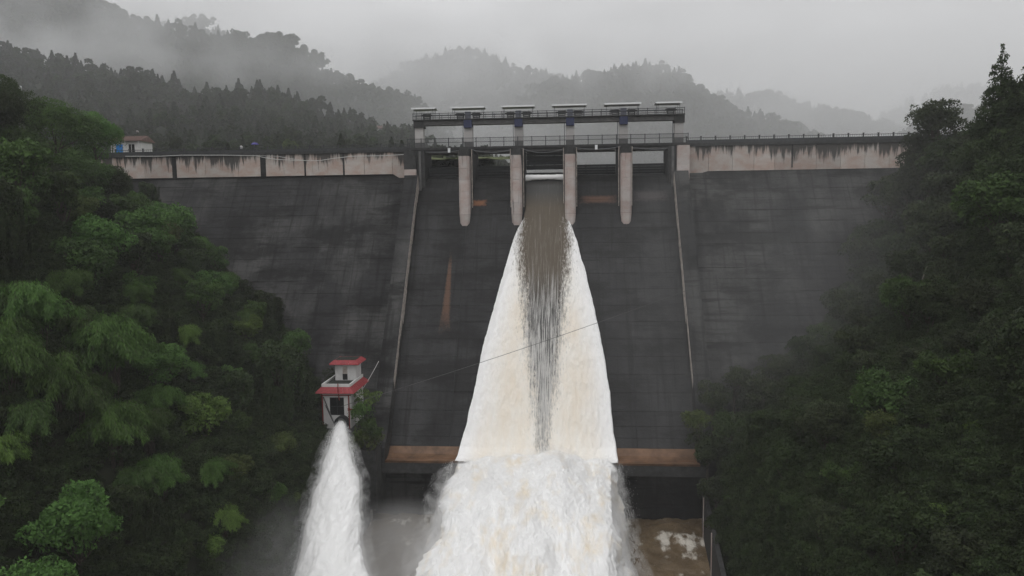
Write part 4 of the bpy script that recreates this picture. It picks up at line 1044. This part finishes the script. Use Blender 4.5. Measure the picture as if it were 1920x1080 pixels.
for (sg, x, Y, z_) in cands:
    if nT >= 245: break
    r = random.uniform(3.6, 5.6)
    if not free(x, Y, r): continue
    q = random.random(); s = r/5.0*random.uniform(.95, 1.25)
    if Y > 128: s *= .78
    if abs(x) < 40: s *= .8
    if z_ > 57 and Y > 125: s *= .8
    green = noise.noise(Vector((x*.055, Y*.055, z_*.055+3)))
    if sg < 0:
        nm, pr, kw, cc = ('creeper_draped_tree', random.choice(PD), 'creeper-draped tree', G_DARK) if (q < .3) else ('broadleaf_tree', random.choice(PB), 'broadleaf tree', random.choice((G_BAM, G_BAM, G_LIME, G_MID)) if green > .12 and q > .45 else random.choice((G_DARK, G_MID, G_MID, G_BAM, G_BAM, G_OLIVE)))
    else:
        nm, pr, kw, cc = ('creeper_draped_tree', random.choice(PD), 'creeper-draped tree', G_DARK) if (q < .12) else ('broadleaf_tree', random.choice(PB), 'broadleaf tree', random.choice((G_DARK, G_GREY, G_GREY, G_DARK, G_GREY, G_MID)))
    plant(nm, pr, (x, Y, z_-1.5*s), s, random.uniform(0, 6.28), cc, kw, s*random.uniform(.85, 1.2), .12); nT += 1
# bushes around the valve house
for (x, y, z_, s, cc) in ((-31.0,108.9,19.4,1.4,G_BAM),(-31.2,109.8,21.0,1.2,G_LIME),(-31.9,106.8,15.6,1.25,G_LIME),(-30.4,107.2,15.0,1.2,G_OLIVE),(-29.6,107.8,16.4,1.0,G_MID),(-32.4,106.6,14.6,.9,G_OLIVE),(-31.0,108.6,17.3,1.3,G_MID),(-38.6,107.5,16.5,1.2,G_DARK),(-39,112,20,1.3,G_DARK),(-38,115.5,23,1.2,G_DARK),(-38.8,103.5,12.5,1.3,G_DARK)):
    plant('bush', random.choice(PS), (x, y, z_), s, random.uniform(0, 6), cc, 'leafy bush', s*1.25)
    TREES[-1] = TREES[-1][:5]+('vh',)

# labels that single out each plant by look and place
def hx(px, left):
    if left:
        for a, b in ((70,'by left edge'),(170,'near left edge'),(270,'below blue-door house'),(370,'under left crest end'),(470,'mid left bank'),(560,'near dam face'),(2000,'beside valve house')):
            if px < a: return b
    for a, b in ((1400,'beside right chute wall'),(1500,'right of the chute'),(1600,'under right crest'),(1700,'under right crest end'),(1800,'below tall conifers'),(3000,'by right edge')):
        if px < a: return b
def vy(py):
    for a, b in ((250,'above the crest'),(350,'at crest height'),(450,'at pier-foot height'),(550,'on upper slope'),(660,'at mid slope'),(760,'at valve-house height'),(860,'just above bucket height'),(960,'low on slope'),(5000,'at very bottom')):
        if py < a: return b
lab = {}
for T in TREES:
    root, nm, kw, cc, p = T[:5]; px, py = proj(p); left = p.x < 0
    if len(T) > 5: base = f'{tone(cc)} {kw} at the valve house'
    else: base = f'{tone(cc)} {kw}, {vy(py)}, {hx(px, left)}'
    lab.setdefault(base, []).append((px, py, root)); root['category'] = 'tree' if 'tree' in nm else ('bamboo' if 'bamboo' in nm else 'bush')
    root['group'] = ('trees and bamboo on the left bank' if left else 'trees on the right bank') if len(T) < 6 else 'bushes round the valve house'
    if not (-60 < px < 1980): root['group'] += ' at the picture edge'
for base, L in lab.items():
    n = len(L)
    if n == 1: L[0][2]['label'] = base; continue
    sx = max(l[0] for l in L)-min(l[0] for l in L); sy = max(l[1] for l in L)-min(l[1] for l in L)
    horiz = sx > sy; L.sort(key=lambda l: l[0] if horiz else l[1])
    W = {2: ('left','right') if horiz else ('upper','lower'), 3: ('left','middle','right') if horiz else ('top','middle','lowest')}.get(n) or \
        ((['leftmost','second from left','third from left','fourth from left','fifth from left','sixth from left','seventh from left','eighth from left','ninth from left','tenth from left','eleventh from left','twelfth from left'] if horiz else ['topmost','second from top','third from top','fourth from top','fifth from top','sixth from top','seventh from top','eighth from top','ninth from top','tenth from top','eleventh from top','twelfth from top']))
    for i, l in enumerate(L): l[2]['label'] = f'{W[i]} {base}'
# dead pale trunk leaning on the right slope
dt = MB().tube([at(1708, 590, 100), at(1722, 545, 99.5), at(1738, 500, 99)], [.13, .10, .06], 6).build('dead_trunk', M['deadwood']); tag(dt, 'pale bare leaning trunk among the dark trees of the right slope', 'dead tree')

# ------------------------------------------------------------------ undergrowth and far woods: uncountable, scattered with geometry nodes
def lowpoly_tree(seed, kind):
    rs = np.random.default_rng(seed)
    if kind == 'con':
        H, R, n = 7.2, 2.7, 520; h = rs.random(n)**.8*H; rr = np.clip(1-h/H, .03, 1)*R*(.5+.5*rs.random(n)); a = rs.random(n)*2*pi
        C = np.stack([rr*np.cos(a), rr*np.sin(a), h], 1); out_ = np.stack([np.cos(a), np.sin(a), -.5+0*a], 1)
        v = rs.normal(size=(n, 3)); D_ = out_+v*.25; L = .8+.6*rs.random(n); return leaf_mesh('crown', C, D_, v*.4+np.array([0,0,1.]), L, L*.5, .1+.4*rs.random(n))
    H, R, n = 6.5, 2.8, 560; k = 9; lc = rs.normal(size=(k, 3))*np.array([1.3, 1.3, .9])+np.array([0, 0, 4.2]); wv = rs.integers(0, k, n); v = rs.normal(size=(n, 3)); v /= np.linalg.norm(v, axis=1, keepdims=True); v[:, 2] = np.abs(v[:, 2])*1.1-.25
    C = lc[wv]+v*(1.25+.3*rs.random(n))[:, None]; L = .75+.5*rs.random(n); return leaf_mesh('crown', C, rs.normal(size=(n, 3)), v+rs.normal(size=(n, 3))*.4, L, L*.75, .1+.35*rs.random(k)[wv]+.3*rs.random(n))
def scatter(name, pts, scl, idx, protos, colr, label_kind='stuff', zs=None):
    me = bpy.data.meshes.new(name); me.from_pydata([tuple(p) for p in pts], [], [])
    pt_attr(me, 'scl', scl); pt_attr(me, 'rz', rng.random(len(pts))*6.28)
    ai = me.attributes.new('idx', 'INT', 'POINT'); ai.data.foreach_set('value', np.asarray(idx, np.int32))
    o = link(name, me); o.color = (*colr, 1); o['kind'] = label_kind
    g = bpy.data.node_groups.new(name, 'GeometryNodeTree')
    g.interface.new_socket('Geometry', in_out='INPUT', socket_type='NodeSocketGeometry'); g.interface.new_socket('Geometry', in_out='OUTPUT', socket_type='NodeSocketGeometry')
    gi = g.nodes.new('NodeGroupInput'); go = g.nodes.new('NodeGroupOutput'); m2p = g.nodes.new('GeometryNodeMeshToPoints'); iop = g.nodes.new('GeometryNodeInstanceOnPoints'); jn = g.nodes.new('GeometryNodeJoinGeometry')
    g.links.new(gi.outputs[0], m2p.inputs[0]); g.links.new(m2p.outputs[0], iop.inputs['Points'])
    for po in protos:
        oi = g.nodes.new('GeometryNodeObjectInfo'); oi.inputs['Object'].default_value = po; oi.inputs['As Instance'].default_value = True; oi.transform_space = 'ORIGINAL'
        g.links.new(oi.outputs['Geometry'], jn.inputs[0])
    g.links.new(jn.outputs[0], iop.inputs['Instance']); iop.inputs['Pick Instance'].default_value = True
    def na(nm, ty):
        n = g.nodes.new('GeometryNodeInputNamedAttribute'); n.data_type = ty; n.inputs[0].default_value = nm; return n.outputs['Attribute']
    g.links.new(na('idx', 'INT'), iop.inputs['Instance Index']); cx = g.nodes.new('ShaderNodeCombineXYZ'); g.links.new(na('rz', 'FLOAT'), cx.inputs[2])
    e2r = g.nodes.new('FunctionNodeEulerToRotation'); g.links.new(cx.outputs[0], e2r.inputs[0]); g.links.new(e2r.outputs[0], iop.inputs['Rotation'])
    g.links.new(na('scl', 'FLOAT'), iop.inputs['Scale']); g.links.new(iop.outputs[0], go.inputs[0])
    md = o.modifiers.new('scatter', 'NODES'); md.node_group = g
    return o
crowns = {}
for o in bpy.data.objects:
    if o.name.startswith('crown') and o.data.name not in crowns: crowns[o.data.name] = o
shr = [o for k_, o in crowns.items() if o.data in [p[0] for p in PS]]
random.seed(5)
for sg, nm in ((-1, 'left_bank_undergrowth'), (1, 'right_bank_undergrowth')):
    pts, sc_, ix = [], [], []
    for _ in range(12500):
        Y = random.uniform(38, 150); u = random.uniform(.3, 85 if sg < 0 else 65); x = (-31.6-u) if sg < 0 else (toe_r(Y)+u); z_ = bank_z(x, Y)
        if not ok((x, Y, z_+1), 700): continue
        if -38.6 < x < -32.6 and 106.5 < Y < 116: continue
        if Y > yface(z_)-1.2 and z_ < 62: continue
        s = random.uniform(.35, 1.0) if u > 3 else random.uniform(.3, .6)
        pts.append((x, Y, z_-.35)); sc_.append(s); ix.append(random.randrange(len(shr)))
        gx_ = abs(bank_z(x+.4, Y)-bank_z(x-.4, Y))/.8; gy_ = abs(bank_z(x, Y+.4)-bank_z(x, Y-.4))/.8
        for _k in range(min(5, int(gx_+gy_+random.random()))):      # steep ground carries more growth per square metre of plan
            x2, y2 = x+random.uniform(-.7, .7), Y+random.uniform(-.9, .9)
            if -38.6 < x2 < -32.6 and 106.5 < y2 < 116 or abs(x2+31.6) < .5 or y2 > 150 or (y2 > yface(z_)-1.2 and z_ < 62): continue
            pts.append((x2, y2, bank_z(x2, y2)-.3)); sc_.append(random.uniform(.35, .85)); ix.append(random.randrange(len(shr)))
    scatter(nm, pts, sc_, ix, shr, G_DARK)
    print(nm, len(pts))

# ------------------------------------------------------------------ hills beyond the reservoir
far_protos = []
ft = empty('conifer_tree', at(655, 262, 230)); plant_c = None
def far_tree(mesh, loc, s, nm, label, colr):
    r = empty(nm, loc); r.scale = (s, s, s); tag(r, label, 'tree'); c = link('crown', mesh, r); c.color = (*colr, 1); t_ = MB().tube([(0,0,-1.5),(0,0,4)], [.2,.08], 5).build('trunk', M['bark'], r); return c
bpy.data.objects.remove(ft)
LC = [lowpoly_tree(1, 'con'), lowpoly_tree(2, 'con')]; LB = [lowpoly_tree(3, 'b'), lowpoly_tree(4, 'b'), lowpoly_tree(5, 'b')]
hill_mat = plain('wooded_hillside_earth', (.018,.023,.014), .95, 0, .4, .05)
H_ = {}
def hill(name, px_prof, Y, depth, zbase, tree_step, con_frac, colr, seed, hang=1.0):
    """a wooded ridge: crest line through the profile points at distance Y, falling towards the dam and behind"""
    pp_ = [at(px, py, Y) for px, py in px_prof]; xs_ = [p.x for p in pp_]; zs_ = [p.z-4.5 for p in pp_]
    x0, x1 = xs_[0], xs_[-1]; nx = int((x1-x0)/ (Y/90.))+2; X = np.linspace(x0, x1, nx); ny = 44
    T = np.concatenate([np.linspace(-1.15, 0, 30), np.linspace(.05, 1.0, 14)])
    def zz(x, t):
        zc = np.interp(x, xs_, zs_); h = zc-zbase
        if t <= 0: f_ = max(0, 1-(-t)**1.15/1.0)
        else: f_ = max(-.2, 1-t*t*1.1)
        z_ = zbase+h*f_
        am = min(1, abs(t)*4)*h*.10
        return z_+am*fbm((x/Y*9+seed, t*2.2, seed), 4)
    V = [(x, Y+t*depth, zz(x, t)) for x in X for t in T]
    tag(link(name, grid_mesh(name, V, len(X), len(T), hill_mat, flip=True)), kind='structure')
    pts, sc_, ix = [], [], []
    step = tree_step; x = x0
    while x < x1:
        t = -1.0
        while t < .12:
            xx = x+random.uniform(-.5, .5)*step; tt = t+random.uniform(-.5, .5)*step/depth
            if tt < .1:
                z_ = zz(xx, tt)
                if z_ > zbase-2:
                    con = (noise.noise(Vector((xx*.02, tt*3, seed)))*.5+.5) < con_frac
                    pts.append((xx, Y+tt*depth, z_-.8)); sc_.append(random.uniform(.55, 1.25)*step/5.2); ix.append(random.randrange(2) if con else 2+random.randrange(3))
            t += step/depth
        x += step
    return pts, sc_, ix
woods = []
# two small trees near the left crest double as the pattern for the woods
pr_objs = []
nearspots = [(640,272,175,.55),(735,275,178,.5),(400,276,180,.6),(330,276,178,.55),(545,276,182,.55)]
nl_ = ['small pointed conifer behind the crest railing, left of the gantry', 'small conifer right behind the railing next to the gantry', 'round tree behind the left crest between house and umbrella',
       'round tree just right of the blue-door house behind the crest', 'round bushy tree behind the crest right of the umbrella']
for k_, (px, py, Y, s) in enumerate(nearspots):
    pr_objs.append(far_tree((LC+LB)[k_], at(px, py+14, Y), s*1.1, 'conifer_tree' if k_ < 2 else 'broadleaf_tree', nl_[k_], G_DARK if k_ != 4 else G_OLIVE))
RES = 58.0
hills = [
 ('near_left_hill', [(-260,30),(-100,60),(0,84),(47,90),(94,102),(161,112),(193,126),(260,134),(323,142),(360,167),(396,164),(469,158),(505,162),(552,176),(625,199),(677,207),(698,236),(745,240),(776,238),(800,262),(830,280),(900,292),(960,305)], 265, 88, 60.5, 4.4, .34, G_DARK, 1),
 ('cloud_wrapped_left_hill', [(-500,-260),(-200,-150),(0,-60),(100,-30),(180,2),(235,34),(300,40),(345,52),(400,66),(440,68),(520,68),(560,80),(590,110),(610,134),(640,150),(700,168),(750,180),(785,186),(800,210),(850,262),(900,300)], 450, 150, RES, 6.0, .5, G_DARK, 2),
 ('domed_back_hill', [(200,120),(300,55),(345,38),(385,42),(430,80),(520,160),(560,260)], 640, 120, RES, 8.0, .4, G_DARK, 3),
 ('misty_middle_hill', [(560,240),(700,170),(790,118),(830,102),(880,100),(930,114),(970,130),(1010,146),(1060,150),(1120,190),(1200,260)], 800, 260, RES, 9., .4, G_DARK, 4),
 ('peaked_middle_hill', [(930,230),(1000,170),(1060,150),(1100,141),(1160,130),(1180,125),(1230,127),(1262,130),(1290,156),(1310,176),(1350,196),(1380,210),(1420,216),(1470,236),(1520,262),(1580,290)], 640, 200, RES, 7.5, .45, G_DARK, 5),
 ('right_back_hill', [(1200,230),(1370,184),(1430,184),(1470,200),(1520,210),(1560,218),(1600,220),(1640,235),(1690,250),(1740,290)], 1080, 300, RES, 12., .5, G_DARK, 6),
 ('far_right_hill', [(1540,270),(1640,229),(1700,204),(1750,184),(1790,173),(1840,174),(1900,180),(2000,160),(2200,150)], 1500, 350, RES, 16., .4, G_DARK, 7),
 ('right_shore_hill', [(1660,290),(1700,256),(1730,226),(1770,221),(1790,207),(1830,210),(1900,190),(2100,140),(2300,100)], 620, 160, RES, 7.5, .5, G_DARK, 8),
]
random.seed(17)
for h in hills:
    pts, sc_, ix = hill(*h[:1], h[1], h[2], h[3], h[4], h[5], h[6], h[7], h[8])
    scatter(h[0].replace('_hill', '')+'_woods', pts, sc_, ix, pr_objs, h[7]); print(h[0], len(pts))
mtw, t, p, out = newmat('reservoir_water'); p.inputs['Base Color'].default_value = (.06,.055,.045,1); p.inputs['Roughness'].default_value = .15
o = MB().add([(-900, 150.2, RES), (1700, 150.2, RES), (1700, 2200, RES), (-900, 2200, RES)], [(0,1,2,3)]).build('reservoir_water', mtw); tag(o, kind='structure')
# the valley floor under everything, out to the horizon
o = MB().add([(-3500, -1500, -4), (3500, -1500, -4), (3500, 4500, -4), (-3500, 4500, -4)], [(0,1,2,3)]).build('ground', M['soil']); tag(o, kind='structure')
# grassy strip behind the left crest
gp = plain('pale_grass_bank', (.09,.105,.045), .95, 0, .5, .4, .5)
V = []
for x in np.linspace(-120, -2, 120):
    for k_ in range(16):
        y = 153+k_*2.6; V.append((x, y, 61.2+max(0, (k_-1))*.26*(1 if x < -30 else .85 if x < -9 else .4)+.6*fbm((x*.12, y*.12, 7), 4)))
o = link('grass_slope', grid_mesh('grass_slope', V, 120, 16, gp)); tag(o, kind='structure')
pts, sc_, ix = [], [], []
for _ in range(900):
    x = random.uniform(-120, -4); y = random.uniform(158, 198); k_ = (y-153)/2.6
    if x > -90 or y > 166: pts.append((x, y, 61.0+max(0, k_-1)*.26*(1 if x < -30 else .85 if x < -9 else .4))); sc_.append(random.uniform(.25, .85) if x < -30 else random.uniform(.15,.35)); ix.append(random.randrange(len(shr)))
scatter('crest_shrubs', pts, sc_, ix, shr, G_OLIVE)

# ------------------------------------------------------------------ air
def volume_mat(name, dens, colr=(.975,.98,.985), aniso=0.):
    mt = bpy.data.materials.new(name); mt.use_nodes = True; t = mt.node_tree; t.nodes.clear(); out = t.nodes.new('ShaderNodeOutputMaterial')
    v = t.nodes.new('ShaderNodeVolumePrincipled'); v.inputs['Color'].default_value = (*colr, 1); v.inputs['Density'].default_value = dens; v.inputs['Anisotropy'].default_value = aniso
    t.links.new(v.outputs[0], out.inputs['Volume']); return mt, t, v
HAZE = .0003
mt, t, v = volume_mat('haze', HAZE)
hz = MB().box(-1400, 1500, -120, 1950, -6.5, 330).build('haze', mt); tag(hz, kind='stuff')
mt, t, v = volume_mat('valley_mist', .0014)
vm = MB().box(-1380, 1480, 163, 1940, -6.0, 328).build('valley_mist', mt); tag(vm, kind='stuff')
def mist(name, pxc, pyc, Y, rx, ry, rz_, dens, seed, noise_scale, thr=.42):
    c = at(pxc, pyc, Y) if not isinstance(pxc, Vector) else pxc
    mt, t, v = volume_mat(name, dens); tcn = N(t, 'ShaderNodeTexCoord')
    ln = N(t, 'ShaderNodeVectorMath', operation='LENGTH'); t.links.new(tcn.outputs['Object'], ln.inputs[0])
    fall = N(t, 'ShaderNodeMapRange'); t.links.new(ln.outputs['Value'], fall.inputs[0]); fall.inputs[1].default_value = 1.; fall.inputs[2].default_value = .25
    mpn = N(t, 'ShaderNodeMapping'); mpn.inputs['Location'].default_value = (seed, seed*.7, 0); mpn.inputs['Scale'].default_value = (rx/max(rx, rz_), ry/max(rx, rz_), rz_/max(rx, rz_)); t.links.new(tcn.outputs['Object'], mpn.inputs[0])
    n = N(t, 'ShaderNodeTexNoise', i_Scale=noise_scale, i_Detail=4., i_Roughness=.55); t.links.new(mpn.outputs[0], n.inputs['Vector'])
    f_ = ramp_out(t, n, thr, thr+.25); t.links.new(math2(t, 'MULTIPLY', math2(t, 'MULTIPLY', f_, fall.outputs[0]), dens), v.inputs['Density'])
    mb = MB(); nu, nv = 24, 12; V = [(sin(pi*j/nv)*cos(2*pi*i/nu), sin(pi*j/nv)*sin(2*pi*i/nu), cos(pi*j/nv)) for j in range(nv+1) for i in range(nu)]
    mb.add(V, [(j*nu+i, (j+1)*nu+i, (j+1)*nu+(i+1) % nu, j*nu+(i+1) % nu) for j in range(nv) for i in range(nu)])
    o = mb.build(name, mt); o.location = c; o.scale = (rx, ry, rz_); o['kind'] = 'stuff'; return o

for a in (('hill_mist', 90, 55, 350, 120, 45, 26, .020, 1.3, 3.0), ('hill_mist', 470, 128, 352, 95, 40, 13, .016, 4.1, 3.5), ('hill_mist', 690, 120, 560, 150, 60, 42, .020, 7.7, 2.6),
          ('hill_mist', 880, 125, 600, 130, 60, 40, .020, 2.2, 2.2), ('hill_mist', 1060, 105, 620, 130, 70, 26, .012, 9.2, 2.6), ('hill_mist', 1330, 215, 760, 160, 80, 30, .012, 5.2, 2.6),
          ('hill_mist', 1220, 120, 500, 95, 50, 22, .014, 6.6, 2.6), ('hill_mist', 250, 95, 352, 80, 40, 15, .020, 3.6, 3.0), ('hill_mist', 330, 30, 560, 90, 60, 26, .014, 8.8, 2.4),
          ('reservoir_mist', 1060, 265, 420, 230, 120, 42, .008, 3.0, 1.2)):
    mist(*a)
mist('gorge_mist', Vector((-23, 90, 3)), 0, 0, 17, 19, 9, .11, 6.1, 2.4, .30)
mist('gorge_mist', Vector((-36, 72, 10)), 0, 0, 16, 20, 10, .04, 8.4, 2.0, .40)
mist('gorge_mist', Vector((34, 112, 34)), 0, 0, 38, 26, 38, .0034, 3.4, 1.3, .22)

def shell(name, G, out_, dens, seed, sc_=.55, thr=.36, ring=False):
    """loose spray hanging round the white water: the water's own hull pushed outwards, filled with noisy volume"""
    G = np.asarray(G); nu, nv, _ = G.shape
    if ring: G = G[:, :-1]; nv -= 1
    iu = np.linspace(0, nu-1, 90).astype(int); iv = np.linspace(0, nv-1, 70).astype(int); g = G[iu][:, iv]
    du = np.gradient(g, axis=0); dv = np.gradient(g, axis=1); n = np.cross(du, dv); n /= np.linalg.norm(n, axis=2, keepdims=True)+1e-9
    cen = g.mean(axis=1, keepdims=True); sgn = np.sign(((g-cen)*n).sum(axis=(1, 2)))[:, None, None]; n = n*np.where(sgn == 0, 1, sgn)
    if ring: dd = g-cen; n = dd/(np.linalg.norm(dd, axis=2, keepdims=True)+1e-9)
    O = g+n*out_*np.clip(np.linspace(0, 3.5, 90), .05, 1)[:, None, None]; O[..., 2] += .1
    V = np.concatenate([O.reshape(-1, 3), g.mean(axis=1)[[0, -1]]]); a, b = O.shape[:2]; k = a*b; F = []
    for i in range(a-1):
        for j in range(b): F.append((i*b+j, (i+1)*b+j, (i+1)*b+(j+1) % b, i*b+(j+1) % b))
    for j in range(b): F.append((k, j, (j+1) % b)); F.append((k+1, (a-1)*b+(j+1) % b, (a-1)*b+j))
    mt, t, v = volume_mat(name, dens, (.99,.99,.99)); geo = N(t, 'ShaderNodeNewGeometry')
    nn_ = mapped_noise(t, geo.outputs['Position'], (1, .7, 1), sc_, 4., .6)
    t.links.new(math2(t, 'MULTIPLY', ramp_out(t, nn_, thr, thr+.22), dens), v.inputs['Density'])
    me = bpy.data.meshes.new(name); me.from_pydata([tuple(p) for p in V], [], F); import bmesh; bm = bmesh.new(); bm.from_mesh(me); bmesh.ops.recalc_face_normals(bm, faces=bm.faces); bm.to_mesh(me); bm.free()
    me.materials.append(mt); me.shade_smooth(); o = link(name, me); o['kind'] = 'stuff'
shell('plume_spray', PL, .55, .45, 1., 1.5, .40)
shell('plume_spray', PL, 2.4, .12, 1., .8, .46)
shell('jet_spray', JT, .45, .55, 2., 1.8, .40, True)
shell('jet_spray', JT, 1.5, .16, 2., .9, .46, True)
